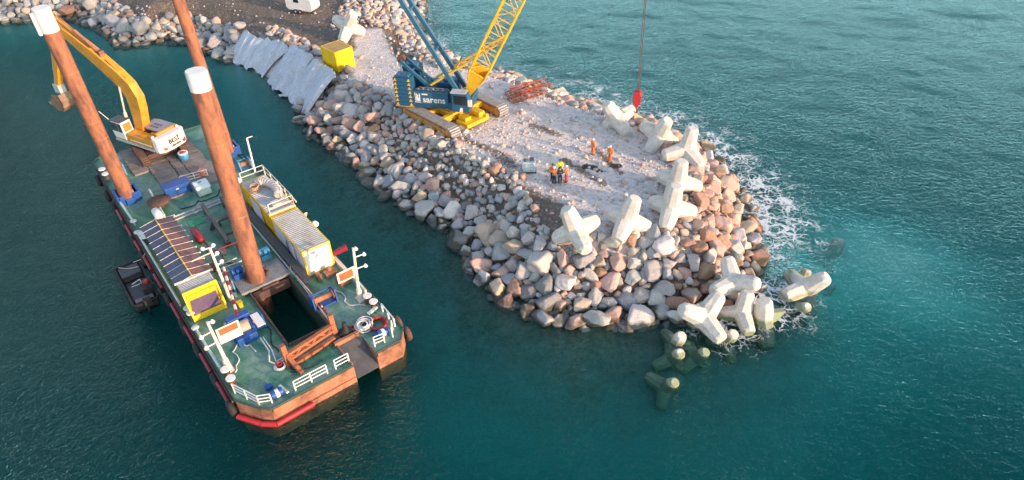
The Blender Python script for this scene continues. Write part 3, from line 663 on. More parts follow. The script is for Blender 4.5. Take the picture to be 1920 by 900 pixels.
# ------------------------------------------------------------------ crawler crane  (local: x forward, y left, z = world height)
cx, cy = -5.7, 69.5
FU = frame_at(cx, cy, 0, -14); FT_ = frame_at(cx, cy, 0, -47.5)
crane = thing('crawler_crane', 'blue and yellow crawler crane with lattice boom working on the jetty', 'crane', (0, 0, 3.0), FU)
rel = FU.inverted() @ FT_
def under(mb): mb.v = [tuple(rel @ Vector(v)) for v in mb.v]; return mb
for s in (-1, 1):
    y0, y1 = s*3.4-.62, s*3.4+.62
    L2, r = 4.25, .62
    mb = MB(); n = 58; per = []
    for i in range(n):
        u = i/n*(4*L2-4*r+2*math.pi*r) if False else i/n
        tot = 2*(2*(L2-r))+2*math.pi*r; q = u*tot; st_ = 2*(L2-r)
        if q < st_: x, z, aa = -L2+r+q, 2*r, 0
        elif q < st_+math.pi*r: th_ = (q-st_)/r; x, z, aa = L2-r+r*math.sin(th_), r+r*math.cos(th_), -th_
        elif q < 2*st_+math.pi*r: x, z, aa = L2-r-(q-st_-math.pi*r), 0, math.pi
        else: th_ = (q-2*st_-math.pi*r)/r; x, z, aa = -L2+r-r*math.sin(th_), r-r*math.cos(th_), math.pi-th_
        per.append((x, z, aa))
    for x, z, aa in per:
        ca, sa = math.cos(aa), math.sin(aa); w = tot/n*.42
        vs = [(x+ca*i-sa*j, y, 3.02+z+sa*i+ca*j) for y in (y0, y1) for i, j in ((-w, -.08), (w, -.08), (w, .0), (w*.2, .07), (-w*.2, .07), (-w, .0))]
        mb.add(vs, [(0,1,2,3,4,5)[::-1], (6,7,8,9,10,11)]+[(k, (k+1) % 6, 6+(k+1) % 6, 6+k) for k in range(6)])
    tr = under(mb).build('track', SHOE, crane)
    mb = MB().box(-L2+.75, L2-.75, y0+.12, y1-.12, 3.2, 4.12); mb.box(-L2+1.1, L2-1.1, y0-.02 , y1+.02, 3.42, 4.0)
    under(mb).build('track_frame', paint('track_frame_orange', (.55, .27, .06), (.25, .12, .05), 1.4, .6), tr) if s == -1 else under(mb).build('track_frame', MATS['track_frame_orange'], tr)
    mb = MB()
    for x in (-L2+.62, L2-.62): mb.lathe((x, (y0+y1)/2, 3.64), [(.45, -.6), (.5, -.55), (.5, .55), (.45, .6)], 14, 'y')
    for k in range(9): mb.lathe((-2.9+k*.72, (y0+y1)/2, 3.2), [(.16, -.58), (.16, .58)], 10, 'y')
    under(mb).build('roller', MATS['track_frame_orange'], tr)
mb = MB(); mb.box(-1.5, 1.5, -1.5, 1.5, 3.55, 4.25)
for sx in (-1, 1):
    mb.beam((sx*1.2, -3.0, 3.85), (sx*1.2, 3.0, 3.85), .5, .6); 
    mb.beam((sx*1.2, -2.9, 3.75), (sx*1.6, -2.9, 3.75), .3, .5)
mb.lathe((0, 0, 4.2), [(1.3, 0), (1.3, .3)], 24)
under(mb).build('carbody', YELLOW, crane, bevel=.03)
for s in (-1, 1):
    mb = MB(); mb.box(s*2.0, s*3.9, -1.5, 1.5, 3.35, 3.75); mb.box(s*2.0, s*3.2, -1.15, -.35, 3.75, 4.15); mb.box(s*2.0, s*3.5, .5, 1.3, 3.75, 4.3); mb.box(s*3.5, s*3.9, 1.1, 1.5, 3.75, 4.0); mb.box(s*1.5, s*2.0, -.5, .5, 3.5, 3.8)
    under(mb).build('carbody_counterweight', YELLOW, crane, bevel=.04)
mb = MB(); mb.box(-4.1, 2.3, -1.55, 1.55, 4.5, 4.95); mb.box(-4.0, -.1, -1.5, -.55, 4.95, 6.3); mb.box(-3.8, -.4, .4, 1.5, 4.95, 6.6); mb.box(-.1, 1.2, -.5, .5, 4.95, 5.9); mb.box(.9, 2.35, -.9, 1.5, 4.95, 5.7)
mb.box(-1.2, .5, .6, 1.5, 5.0, 6.9)
mb.build('machinery_house', CBLUE, crane, bevel=.04)
MB().box(-3.95, -.05, -1.66, -1.56, 4.95, 6.4).build('side_panel', CBLUEL, crane)
mtx = Matrix.Translation((-1.62, -1.685, 5.5)) @ Matrix.Rotation(R(90), 4, 'X')
text('sarens', .98, 'lettering', WHITE, crane, mtx)
text('nl', .3, 'small_lettering', WHITE, crane, Matrix.Translation((-2.75, -1.685, 6.12)) @ Matrix.Rotation(R(90), 4, 'X')) if False else None
mb = MB(); mb.box(-2.95, -2.3, -1.68, -1.662, 6.03, 6.18); mb.build('maker_plate', WHITE, crane)
mb = MB()
mb.box(-3.72, -3.66, -1.68, -1.662, 5.3, 6.25); mb.box(-3.8, -3.1, -1.68, -1.662, 5.12, 5.2); mb.prism([(-3.6, -1.662, 5.3), (-3.15, -1.662, 5.3), (-3.15, -1.662, 6.15), (-3.27, -1.662, 6.15), (-3.27, -1.662, 5.6), (-3.5, -1.662, 5.9), (-3.6, -1.662, 5.85)], (0, -.018, 0))
mb.prism([(-3.6, -1.662, 6.0), (-3.35, -1.662, 5.8), (-3.3, -1.662, 5.9), (-3.55, -1.662, 6.15)], (0, -.02, 0))
mb.build('emblem', WHITE, crane)
# engine pipes and winches
mb = MB()
for x, y, r in ((-2.9, -.0, .42), (-1.7, 0, .45), (-.6, .1, .38)): mb.lathe((x, y, 5.45), [(.55, -.5), (.55, -.45), (r, -.44), (r, .44), (.55, .45), (.55, .5)], 18, 'y')
mb.build('winch_drum', DGREY, crane)
mb = MB()
for k in range(6): mb.tube((-3.5+k*.55, -1.0, 6.3), (-3.5+k*.55, -1.0, 6.45+.1*(k % 2)), .12, n=8)
mb.path([(-3.5, -.7, 6.42), (-.3, -.7, 6.42), (.2, -.9, 5.8)], .06); mb.path([(-3.7, -1.3, 6.5), (-.2, -1.3, 6.5)], .03); mb.build('pipework', GREY, crane)
for s in (-1, 1):           # counterweight stacks with yellow chevrons
    y0, y1 = (-1.75, -.5) if s < 0 else (1.2, 2.5); mb = MB()
    for k in range(7): mb.box(-5.95+.02*(k % 2), -4.0, y0, y1, 4.62+k*.46, 5.05+k*.46)
    mb.prism([(-5.8, y0+.1, 7.84), (-4.15, y0+.1, 7.84), (-4.3, y0+.1, 8.1), (-5.65, y0+.1, 8.1)], (0, y1-y0-.2, 0))
    cw = mb.build('counterweight', CBLUE, crane, bevel=.03)
    yy = y0-.004 if s < 0 else y1+.004; dd = -.012 if s < 0 else .012
    for x0, x1 in ((-5.93, -5.55), (-4.42, -4.03)):
        mb = MB()
        for k in range(7): z0 = 4.7+k*.46; mb.prism([(x0, yy, z0), (x1, yy, z0), ((x0+x1)/2+.05, yy, z0+.34)], (0, dd, 0))
        mb.build('hazard_mark', YELLOW, cw)
    mb = MB(); mb.box(-6.0, -3.98, y0-.01, y1+.01, 4.56, 4.61); mb.build('edge_strip', YELLOW, cw)
mb = MB(); mb.lathe((-5.6, 0, 4.1), [(.3, -.25), (.34, -.2), (.34, .2), (.3, .25)], 14, 'y'); mb.box(-5.9, -3.9, -1.0, 1.0, 4.35, 4.55); mb.build('counterweight_tray', DGREY, crane)
# cab
cabm = MB(); cabm.prism([(.55, -2.5, 4.75), (2.35, -2.5, 4.75), (2.55, -2.5, 5.5), (2.3, -2.5, 6.75), (.6, -2.5, 6.85)], (0, .95, 0)); cab = cabm.build('cab', CBLUE, crane, bevel=.06)
MB().prism([(.85, -2.51, 5.65), (2.4, -2.51, 5.6), (2.2, -2.51, 6.6), (.85, -2.51, 6.65)], (0, -.015, 0)).build('side_window', GLASS, cab)
MB().prism([(2.47, -2.35, 5.6), (2.47, -1.7, 5.6), (2.27, -1.7, 6.65), (2.27, -2.35, 6.65)], (.03, 0, .01)).build('front_window', GLASS, cab)
MB().box(.5, 2.2, -2.52, -1.5, 6.86, 6.92).build('cab_roof', LGREY, cab)
MB().box(2.35, 2.75, -2.55, -2.3, 5.5, 6.2).build('mirror', CREAM, cab)
mb = MB(); mb.prism([(1.4, -2.52, 4.85), (1.75, -2.52, 4.85), (1.75, -2.52, 5.3), (1.5, -2.52, 5.3)], (0, -.012, 0)); mb.build('cab_mark', WHITE, cab)
mb = MB(); mb.box(-.1, 2.3, -1.75, -1.56, 4.5, 5.35); mb.build('catwalk', CBLUE, crane)
# lattice boom
def lattice(mb, A, B, wa, ha, wb, hb, n, rc, rd):
    A = Vector(A); B = Vector(B); d = (B-A).normalized(); sd = Vector((0, 1, 0)); u = sd.cross(d).normalized()
    def sec(t): c = A.lerp(B, t); w = wa+(wb-wa)*t; h = ha+(hb-ha)*t; return [c+sd*(i*w/2)+u*(j*h/2) for i, j in ((-1,-1),(1,-1),(1,1),(-1,1))]
    S = [sec(i/n) for i in range(n+1)]
    for k in range(4): mb.tube(S[0][k], S[-1][k], rc, n=8)
    for i in range(n):
        for k in range(4):
            k2 = (k+1) % 4; a, b2 = (k, k2) if i % 2 else (k2, k); mb.tube(S[i][a], S[i+1][b2], rd, n=6, cap=False)
        for k in range(4): mb.tube(S[i+1][k], S[i+1][(k+1) % 4], rd, n=6, cap=False)
    return S
el = R(62.6); foot = Vector((1.75, 0, 5.75)); bd = Vector((math.cos(el), 0, math.sin(el)))
mb = MB(); lattice(mb, foot+bd*3.0, foot+bd*36, 2.2, 1.8, 2.2, 1.8, 20, .095, .05); lattice(mb, foot+bd*36, foot+bd*39.5, 2.2, 1.8, .8, .7, 3, .09, .045); lattice(mb, foot+bd*1.9, foot+bd*3.0, 1.8, 1.3, 2.2, 1.8, 1, .095, .05)
boom = mb.build('boom', YELLOW, crane)
# plated heel section
u = Vector((0, 1, 0)).cross(bd).normalized(); mb = MB()
for s in (-1, 1):
    p = [foot+u*.25, foot-u*.25, foot+bd*3.1-u*.9, foot+bd*3.1+u*.9]; w0, w1 = .75, 1.12
    q = [Vector((v.x, s*(w0 if i < 2 else w1), v.z)) for i, v in enumerate(p)]; mb.prism(q, (0, -.09*s, 0))
q = [foot-u*.24+Vector((0, -.7, 0)), foot-u*.24+Vector((0, .7, 0)), foot+bd*2.5-u*.78+Vector((0, 1.02, 0)), foot+bd*2.5-u*.78+Vector((0, -1.02, 0))]; mb.prism(q, u*.07)
q = [foot+bd*1.0+u*.45+Vector((0, -.8, 0)), foot+bd*1.0+u*.45+Vector((0, .8, 0)), foot+bd*2.9+u*.86+Vector((0, 1.05, 0)), foot+bd*2.9+u*.86+Vector((0, -1.05, 0))]; mb.prism(q, -u*.07)
mb.build('boom_heel', YELLOW, boom)
mb = MB(); mb.lathe((foot+bd*39.8)[:], [(.5, -.3), (.5, .3)], 18, 'y'); mb.build('boom_sheave', DGREY, boom)
for s in (-1, 1):
    a = Vector((-2.05, s*.95, 6.9)); b2 = foot+bd*7.6+u*.8+Vector((0, s*.95, 0)); o = MB().tube(a, a.lerp(b2, .55), .13, n=10); o.tube(a.lerp(b2, .5), b2, .09, n=10); bs = o.build('boom_backstop', YELLOW, crane)
mb = MB()
for t_ in (.35, .62, .85): 
    a = Vector((-2.05, -.95, 6.9)).lerp(foot+bd*7.6+u*.8+Vector((0, -.95, 0)), t_); b2 = a.copy(); b2.y = .95; mb.tube(a, b2, .05, n=6)
a = Vector((-2.05, -.95, 6.9)).lerp(foot+bd*7.6+u*.8+Vector((0, -.95, 0)), .35); b2 = foot+bd*3.2+Vector((0, .9, 0)); mb.tube(a, b2, .045, n=6); mb.tube(a+Vector((0, 1.9, 0)), foot+bd*3.2+Vector((0, -.9, 0)), .045, n=6)
mb.build('backstop_brace', YELLOW, crane)
# mast leaning back
ma = Vector((1.1, 0, 6.0)); md = Vector((-4.85, 0, 8.7)).normalized(); mb = MB()
for s in (-1, 1): mb.beam(ma+Vector((0, s*1.05, 0)), ma+md*18+Vector((0, s*.6, 0)), .36, .42, (1, 0, 0))
for t_ in (5.2, 9.9, 14.5, 17.8): 
    w = 1.05-.45*t_/18; mb.beam(ma+md*t_+Vector((0, -w, 0)), ma+md*t_+Vector((0, w, 0)), .25, .3, (1, 0, 0))
mast = mb.build('mast', CBLUEL, crane)
MB().lathe((ma+md*18)[:], [(.4, -.55), (.4, .55)], 16, 'y').build('sheave', YELLOW, mast)
# rear gantry and ropes
g0 = Vector((-2.4, 0, 6.6)); g1 = Vector((-5.3, 0, 9.2)); mb = MB()
for s in (-1, 1): mb.beam(g0+Vector((0, s*.7, 0)), g1+Vector((0, s*.6, 0)), .22, .3)
for t_ in (.1, .35, .6, .95): p = g0.lerp(g1, t_); mb.beam(p+Vector((0, -.65, 0)), p+Vector((0, .65, 0)), .15, .15)
for s in (-1, 1): mb.tube(g1+Vector((0, s*.55, 0)), (-5.2, s*.9, 7.9), .07)
gan = mb.build('gantry', CBLUEL, crane)
MB().lathe(g1+Vector((0, 0, .15)), [(.42, -.5), (.42, .5)], 16, 'y').build('gantry_sheave', RUSTD, gan)
mb = MB()
for s in (-.3, -.1, .1, .3): mb.tube(g1+Vector((0, s, .2)), ma+md*18+Vector((0, s, 0)), .028, n=5)
for s in (-.7, .7): mb.tube(ma+md*18+Vector((0, s*.8, 0)), foot+bd*38+Vector((0, s, 0))+u*.5, .03, n=5)
mb.tube(ma+md*10+Vector((-.3, 0, 0)), (-3, 0, 5.5), .025, n=5)
mb.build('luffing_rope', RUSTD, crane)
# hook block hanging over the seaward row
hk = FU.inverted() @ Vector((0, 0, 0)); tipx = (foot+bd*39.8).x
hp = Vector((19.5, 0.0, 6.0)); dx = 19.5-tipx
hb = thing('hook_block', 'red crane hook block hanging on wire ropes above the seaward tetrapods', 'hook block', (19.5, 0, 4.9), FU)
mb = MB(); mb.prism([(19.15, -.45, 6.0), (19.85, -.45, 6.0), (19.95, -.45, 6.9), (19.75, -.45, 7.35), (19.25, -.45, 7.35), (19.05, -.45, 6.9)], (0, .25, 0)); mb.prism([(19.15, .2, 6.0), (19.85, .2, 6.0), (19.95, .2, 6.9), (19.75, .2, 7.35), (19.25, .2, 7.35), (19.05, .2, 6.9)], (0, .25, 0)); mb.box(19.3, 19.7, -.22, .22, 5.7, 6.2); mb.build('block', RED, hb, bevel=.04)
mb = MB(); mb.lathe((19.5, 0, 6.8), [(.4, -.16), (.33, -.05), (.33, .05), (.4, .16)], 18, 'y'); mb.build('sheave', OREDP, hb)
mb = MB(); pts = [(19.5, 0, 5.7), (19.5, 0, 5.45), (19.62, 0, 5.3), (19.66, 0, 5.1), (19.55, 0, 4.93), (19.38, 0, 4.95), (19.28, 0, 5.1)]
mb.path(pts, .075, 8); mb.build('hook', OREDP, hb)
mb = MB(); 
for y in (-.3, -.15, .15, .3): mb.tube((19.5+(.06 if y > 0 else -.06), y, 7.2), (19.5+(.06 if y > 0 else -.06), y*.9, (foot+bd*39.8).z), .034, n=5)
mb.build('hoist_rope', RUSTD, hb)
# red steel frames stacked by the crane
frs = [((1.2, 72.6), 30, 0), ((1.0, 73.2), 38, .3), ((1.5, 73.8), 24, .62)]
for k, ((x, y), an, zz) in enumerate(frs):
    ff = frame_at(x, y, 3.0+zz+.05, an); mb = MB(); L_, W_ = 4.6, 1.3
    for z in (.05, .42 if k < 2 else .3):
        for yy in (-W_/2, W_/2): mb.tube((-.9, yy, z), (L_-.9, yy, z), .05)
    for i in range(8):
        x0 = -.9+i*L_/7
        for yy in (-W_/2, W_/2): mb.tube((x0, yy, .05), (x0, yy, .42 if k < 2 else .3), .035)
        mb.tube((x0, -W_/2, .05), (x0, W_/2, .05), .035)
        if i < 7: mb.tube((x0, -W_/2, .05), (x0+L_/7, -W_/2, .42 if k < 2 else .3), .03); mb.tube((x0, W_/2, .05), (x0+L_/7, W_/2, .42 if k < 2 else .3), .03)
    tag(mb.build('steel_frame', OREDP, at=(L_/2-.9, 0, 0), frame=ff), ('lowest orange-red lattice steel frame in the pile by the seaward edge', 'middle orange-red lattice steel frame in the pile by the seaward edge', 'topmost shallow orange-red steel frame in the pile by the seaward edge')[k], 'steel frame', 'orange-red steel frames stacked by the crane')
# liquid tank
a = P(980, 327, 3.0); fi = frame_at(a.x, a.y, hz(a.x, a.y)+.03, 2); t = thing('liquid_tank', 'pale translucent liquid tank in a wire cage standing on the gravel', 'tank', (.65, .5, 0), fi)
MB().box(.05, 1.25, .05, .95, .15, 1.15).build('bottle', CLEAR, t, bevel=.05)
MB().box(0, 1.3, 0, 1, 0, .13).build('pallet', DGREY, t)
mb = MB()
for k in range(6): mb.tube((k*.26, 0, .1), (k*.26, 0, 1.18), .014, n=5); mb.tube((k*.26, 1, .1), (k*.26, 1, 1.18), .014, n=5)
for z in (.35, .65, .95, 1.18): mb.path([(0, 0, z), (1.3, 0, z), (1.3, 1, z), (0, 1, z), (0, 0, z)], .014, 5)
mb.build('cage', LGREY, t)
mb = MB(); mb.lathe((.35, .5, 1.15), [(.2, 0), (.22, .16), (.05, .22)], 12); mb.box(.75, 1.15, .3, .75, 1.16, 1.36); mb.build('lid', DGREY, t)
# ------------------------------------------------------------------ barge frame: x towards the bow, y across (away from camera-left side), z world height
Hd = R(-53.49); O = P(480, 775, 1.7); FB = Matrix.Translation((O.x, O.y, 0)) @ Matrix.Rotation(Hd, 4, 'Z')
def BL(x, y, z): return FB.inverted() @ P(x, y, z)
ZD = 1.7
barge = thing('work_barge', 'green-decked rusty work barge with moonpool moored beside the jetty', 'barge', (-21, 5.5, 0), FB)
# hull plan with bow notch and moonpool
x0, xb, ya, yb = -43.5, .35, -.7, 11.75
MPx0, MPx1, MPy0, MPy1 = -14.2, -4.45, 4.3, 7.5
Nx, Ny0, Ny1 = -2.0, 7.1, 8.95
out = [(x0, ya+.5), (x0+.8, ya), (-1.9, ya), (-.2, .35), (xb, .9), (xb, Ny0), (Nx, Ny0), (Nx, Ny1), (xb, Ny1), (xb, 11.0), (-.6, yb), (x0+.8, yb), (x0, yb-.5)]
mb = MB(); pan = MB()
def side(m_, a, b2, z0, z1): m_.add([(a[0], a[1], z0), (b2[0], b2[1], z0), (b2[0], b2[1], z1), (a[0], a[1], z1)], [(0, 1, 2, 3)])
n = len(out)
for i in range(n):
    a, b2 = out[i], out[(i+1) % n]
    bow = i in (2, 3, 4, 5, 6, 7, 8, 9)
    side(pan if bow else mb, a, b2, -1.2, ZD)
for a, b2 in (((MPx0, MPy0), (MPx1, MPy0)), ((MPx1, MPy0), (MPx1, MPy1)), ((MPx1, MPy1), (MPx0, MPy1)), ((MPx0, MPy1), (MPx0, MPy0))): side(mb, a, b2, -1.2, ZD)
hull = mb.build('hull', GREEN, barge, thick=.0)
pan.build('bow_plate', RUSTB, barge)
mb = MB()
def deckq(x0_, x1_, y0_, y1_): mb.add([(x0_, y0_, ZD), (x1_, y0_, ZD), (x1_, y1_, ZD), (x0_, y1_, ZD)], [(0, 1, 2, 3)])
deckq(x0+.8, MPx0, ya, yb); deckq(MPx0, MPx1, ya, MPy0); deckq(MPx0, MPx1, MPy1, yb); deckq(MPx1, Nx, ya, yb)
mb.add([(x0, ya+.5, ZD), (x0+.8, ya, ZD), (x0+.8, yb, ZD), (x0, yb-.5, ZD)], [(0, 1, 2, 3)])
mb.add([(Nx, ya, ZD), (-1.9, ya, ZD), (-.2, .35, ZD), (xb, .9, ZD), (xb, Ny0, ZD), (Nx, Ny0, ZD)], [(0, 1, 2, 3, 4, 5)])
mb.add([(Nx, Ny1, ZD), (xb, Ny1, ZD), (xb, 11., ZD), (-.6, yb, ZD), (Nx, yb, ZD)], [(0, 1, 2, 3, 4)])
mb.build('deck', DECK, barge)
mb = MB()     # fish-plate round the deck edge
EH = .14
for i in range(n):
    if i in (5, 6, 7): continue
    a, b2 = Vector((*out[i], ZD+EH/2)), Vector((*out[(i+1) % n], ZD+EH/2)); mb.beam(a, b2, .1, EH)
mb.build('deck_edge', GREEN, barge)
mb = MB()
for z in (.75, 1.45): mb.beam((-41.5, ya-.1, z), (-2.2, ya-.1, z), .2, .18); mb.beam((-41.5, yb+.1, z), (-1.2, yb+.1, z), .2, .18)
mb.build('rubbing_strake', RUSTD, barge)
mb = MB(); mb.beam((xb+.08, 1.0, 1.55), (xb+.08, Ny0-.05, 1.55), .16, .35); mb.beam((xb+.08, Ny1+.05, 1.55), (xb+.08, 10.9, 1.55), .16, .35); mb.beam((xb+.05, 1.0, .5), (xb+.05, Ny0-.05, .5), .14, .2)
mb.build('bow_beam', RUSTB, barge)
MB().add([(Nx, Ny0+.02, ZD-.02), (Nx, Ny1-.02, ZD-.02), (xb+.1, Ny1-.02, .35), (xb+.1, Ny0+.02, .35)], [(0, 1, 2, 3)]).build('bow_ramp', DGREY, barge, thick=.08)
mb = MB(); mb.beam((Nx-.15, Ny0-.2, ZD+.2), (Nx-.15, Ny1-.1, ZD+.2), .25, .4); mb.beam((Nx, Ny0-.06, ZD+.06), (xb, Ny0-.06, ZD+.06), .1, .3); mb.build('ramp_coaming', RUSTB, barge)
mb = MB()    # moonpool coaming
for a, b2 in (((MPx0, MPy0-.06), (MPx1, MPy0-.06)), ((MPx1+.06, MPy0), (MPx1+.06, MPy1)), ((MPx0, MPy1+.06), (MPx1, MPy1+.06))): mb.beam((*a, ZD+.1), (*b2, ZD+.1), .14, .26)
mb.build('moonpool_coaming', RUSTD, barge)
# raised trunk beside the moonpool with pipes
MB().box(-23.2, -12.6, 8.05, 8.6, ZD, ZD+.75).build('cable_trunk', GREY, barge)
MB().box(-25, -9.3, 8.0, 8.62, ZD+.76, ZD+.8).build('trunk_lid', DGREY, barge)
mb = MB(); mb.path([(-23, 7.85, ZD+.55), (-12, 7.85, ZD+.55), (-11.2, 7.95, ZD+.3), (-4.3, 7.72, ZD+.25)], .07); mb.build('pipe', LGREY, barge)
mb = MB(); mb.path([(-11.5, 8.15, ZD+.35), (-8, 8.0, ZD+.3), (-4.0, 7.9, ZD+.25)], .1); mb.build('pipe', MAROON, barge)
mb = MB()
for k in range(5): x = -11+k*1.55; mb.tube((x, 7.95, ZD), (x, 7.95, ZD+.5), .06); 
mb.path([(-11, 7.95, ZD+.5), (-7.5, 7.95, ZD+.5)], .05); mb.build('pipe_support', CREAM, barge)
# railings
def railing(pts, h=.95, r=.045, rails=3, posts=True):
    mb = MB(); 
    for k in range(rails):
        z = h*(k+1)/rails
        mb.path([(x, y, ZD+z) for x, y in pts], r)
    for (a, b2) in zip(pts, pts[1:]):
        L_ = math.hypot(b2[0]-a[0], b2[1]-a[1]); m_ = max(1, round(L_/1.3))
        for i in range(m_+1): mb.tube((a[0]+(b2[0]-a[0])*i/m_, a[1]+(b2[1]-a[1])*i/m_, ZD), (a[0]+(b2[0]-a[0])*i/m_, a[1]+(b2[1]-a[1])*i/m_, ZD+h), r*1.3)
    return mb.build('railing', WHITE, barge)
railing([(-.1, 2.9), (-.1, 5.3)]); railing([(-.1, 5.95), (-.1, 7.0)]); railing([(-2.6, -.45), (-.5, .45), (-.1, 1.2)]); railing([(-.3, 9.2), (-.2, 9.95)]); railing([(-1.0, 11.1), (-.3, 10.7)])
railing([(-3.2, 11.5), (-1.2, 11.4)], .8, .06, 1)
railing([(-32.3, 5.2), (-31.9, 7.7)], .9, .04)
mb = MB()
for (a, b2) in (((-10.5, -.55), (-5.2, -.5)), ((-26.0, -.6), (-14, -.6)), ((-32.4, -.55), (-28.0, -.4)), ((-32.7, 2.25), (-27.2, 2.1))):
    mb.tube((a[0], a[1], ZD+.45), (b2[0], b2[1], ZD+.45), .1); 
    for k in range(4): x = a[0]+(b2[0]-a[0])*k/3; y = a[1]+(b2[1]-a[1])*k/3; mb.tube((x, y, ZD), (x, y, ZD+.45), .07)
for q in ((-10.3, -.55), (-28.05, -.4), (-26, -.6)): mb.lathe((q[0], q[1], ZD+.45), [(.28, 0), (.3, .08), (.1, .14)], 12)
mb.build('bulwark_pipe', paint('pale_mint_pipe', (.55, .66, .62), (.45, .45, .4), 2, .5), barge)
mb = MB(); mb.beam((-8.5, 11.5, ZD+.4), (-5.6, 11.4, ZD+.4), .16, .5); mb.beam((-12.5, 11.5, ZD+.2), (-8.6, 11.5, ZD+.2), .3, .35); mb.build('bulwark', CREAM, barge)
# bollards
for (x, y) in ((-4.43, -.3), (-3.4, -.3), (-4.84, 11.15), (-3.95, 11.2), (-39.4, -.45), (-38.2, -.4), (-12.6, -.3), (-11.9, -.3), (-25.2, -.35), (-24.5, -.35)):
    o = MB().lathe((x, y, ZD), [(.26, 0), (.24, .6), (.24, .68)], 14).build('bollard', RUSTD if y < 2 and x > -5 or y > 5 else DGREY, barge)
    MB().lathe((x, y, ZD+.68), [(.33, 0), (.34, .07), (.3, .12)], 16).build('cap', WHITE, o)
# masts with day boards
def mast_(bx, by, h, lamps, tip, boardspec, mat):
    o = MB(); o.tube((bx, by, ZD), (bx, by, ZD+1.1), .26, .2, 10); o.tube((bx, by, ZD+1.1), (bx+tip[0], by+tip[1], ZD+h), .14, .1, 10); o.box(bx-.4, bx+.4, by-.3, by+.3, ZD, ZD+.12)
    mo = o.build('mast', mat, barge)
    for f, s in lamps:
        z = ZD+h*f; px_ = bx+tip[0]*f; py_ = by+tip[1]*f; l = MB(); l.tube((px_, py_, z), (px_+.1, py_+s*.75, z+.02), .05); l.lathe((px_+.1, py_+s*.75, z-.08), [(.15, -.02), (.18, .04), (.05, .26)], 10); l.build('lamp', WHITE, mo)
    y0_, y1_, z0_, z1_, xx = boardspec; MB().box(xx, xx+.05, y0_, y1_, z0_, z1_).build('board', CREAM, mo); 
    return mo, xx
m1, xx = mast_(-5.05, .0, 4.4, [(.98, .4), (.8, -1), (.58, -1)], (-.5, -.1), (.15, 1.75, 3.9, 5.3, -5.35), CREAM)
MB().box(xx+.052, xx+.06, .3, 1.6, 4.65, 5.2).build('board_mark', SIGNR, m1)
m2, xx = mast_(-5.6, 10.85, 4.8, [(.98, .2), (.82, 1), (.6, 1)], (-.3, .4), (9.45, 10.95, 4.0, 5.0, -5.75), CREAM)
MB().box(xx+.052, xx+.06, 9.6, 10.75, 4.15, 4.85).build('board_mark', SIGNR, m2)
# spud guides (blue collars) and the big guide plate over the moonpool
for k, (x, y) in enumerate(((-33.15, .35), (-35.2, 11.0))):
    o = MB(); s = .95
    for a in (-1, 1): o.box(x-s, x+s, y+a*s-.12, y+a*s+.12, ZD, ZD+.95); o.box(x+a*s-.12, x+a*s+.12, y-s+.12, y+s-.12, ZD, ZD+.95)
    o.box(x-s-.35, x-s, y-.5, y+.5, ZD, ZD+.5); o.box(x+s, x+s+.35, y-.4, y+.4, ZD, ZD+.6); g = o.build('spud_guide', BLUE, barge, bevel=.03)
    MB().box(x+.35, x+.8, y-.55, y+.55, ZD+.3, ZD+1.15).build('guide_block', LGREY, g)
o = MB(); o.add([], []); X0, X1, Y0, Y1 = -14.3, -11.7, 3.6, 7.7
o.box(X0, X1, Y0, Y1, ZD+.32, ZD+.5); o.box(X0+.15, X1-.15, Y0+.15, Y1-.15, ZD+.14, ZD+.3)
gp = o.build('guide_plate', GREY, barge, bevel=.02)
o = MB(); o.box(X1-.02, X1+.35, 4.4, 7.4, ZD-.6, ZD+.1); o.box(X1+.02, X1+.2, 5.2, 6.6, ZD+.15, ZD+.3); o.build('guide_beam', RUSTD, gp)
o = MB()
for k in range(10): t_ = 2*math.pi*k/10; o.box(-13.2+.95*math.cos(t_)-.09, -13.2+.95*math.cos(t_)+.09, 5.4+.95*math.sin(t_)-.09, 5.4+.95*math.sin(t_)+.09, ZD+.5, ZD+.68)
o.torus((-13.2, 5.4, ZD+.56), .84, .1, 24, 6); o.build('guide_ring', RUSTD, gp)
for (x, y) in ((-14.0, 4.2), (-14.9, 6.9)):
    o = MB(); o.box(x-.5, x+.4, y-.4, y+.4, ZD+.5, ZD+1.0); o.lathe((x, y, ZD+1.2), [(.3, -.45), (.42, -.4), (.3, -.3), (.3, .3), (.42, .4), (.3, .45)], 14, 'y'); o.tube((x+.2, y, ZD+1.0), (x+.6, y, ZD+1.5), .13); o.build('clamp', BLUE if y < 5 else LBLUE, gp)
# rusty gate beam at the moonpool mouth
o = MB(); a = (-2.6, 3.5); b2 = (-3.3, 7.5)
for z in (.55, 1.05): o.beam((a[0], a[1], ZD+z), (b2[0], b2[1], ZD+z), .28, .22)
for k in range(6): p0 = Vector((a[0], a[1], 0)).lerp(Vector((b2[0], b2[1], 0)), k/6); p1 = Vector((a[0], a[1], 0)).lerp(Vector((b2[0], b2[1], 0)), (k+1)/6); o.beam((p0.x, p0.y, ZD+(.55 if k % 2 else 1.05)), (p1.x, p1.y, ZD+(1.05 if k % 2 else .55)), .14, .14)
o.beam((-2.2, 3.9, ZD+.3), (-2.7, 7.2, ZD+.35), .3, .25)
for q in (a, b2): o.beam((q[0], q[1], ZD), (q[0]-.2, q[1], ZD+1.9), .35, .35)
o.beam((a[0], a[1]+.1, ZD+.8), (-1.2, 3.9, ZD+.15), .3, .3)
o.build('gate_beam', paint('primer_rust', (.40, .13, .055), (.2, .08, .05), 1.5, .7), barge)
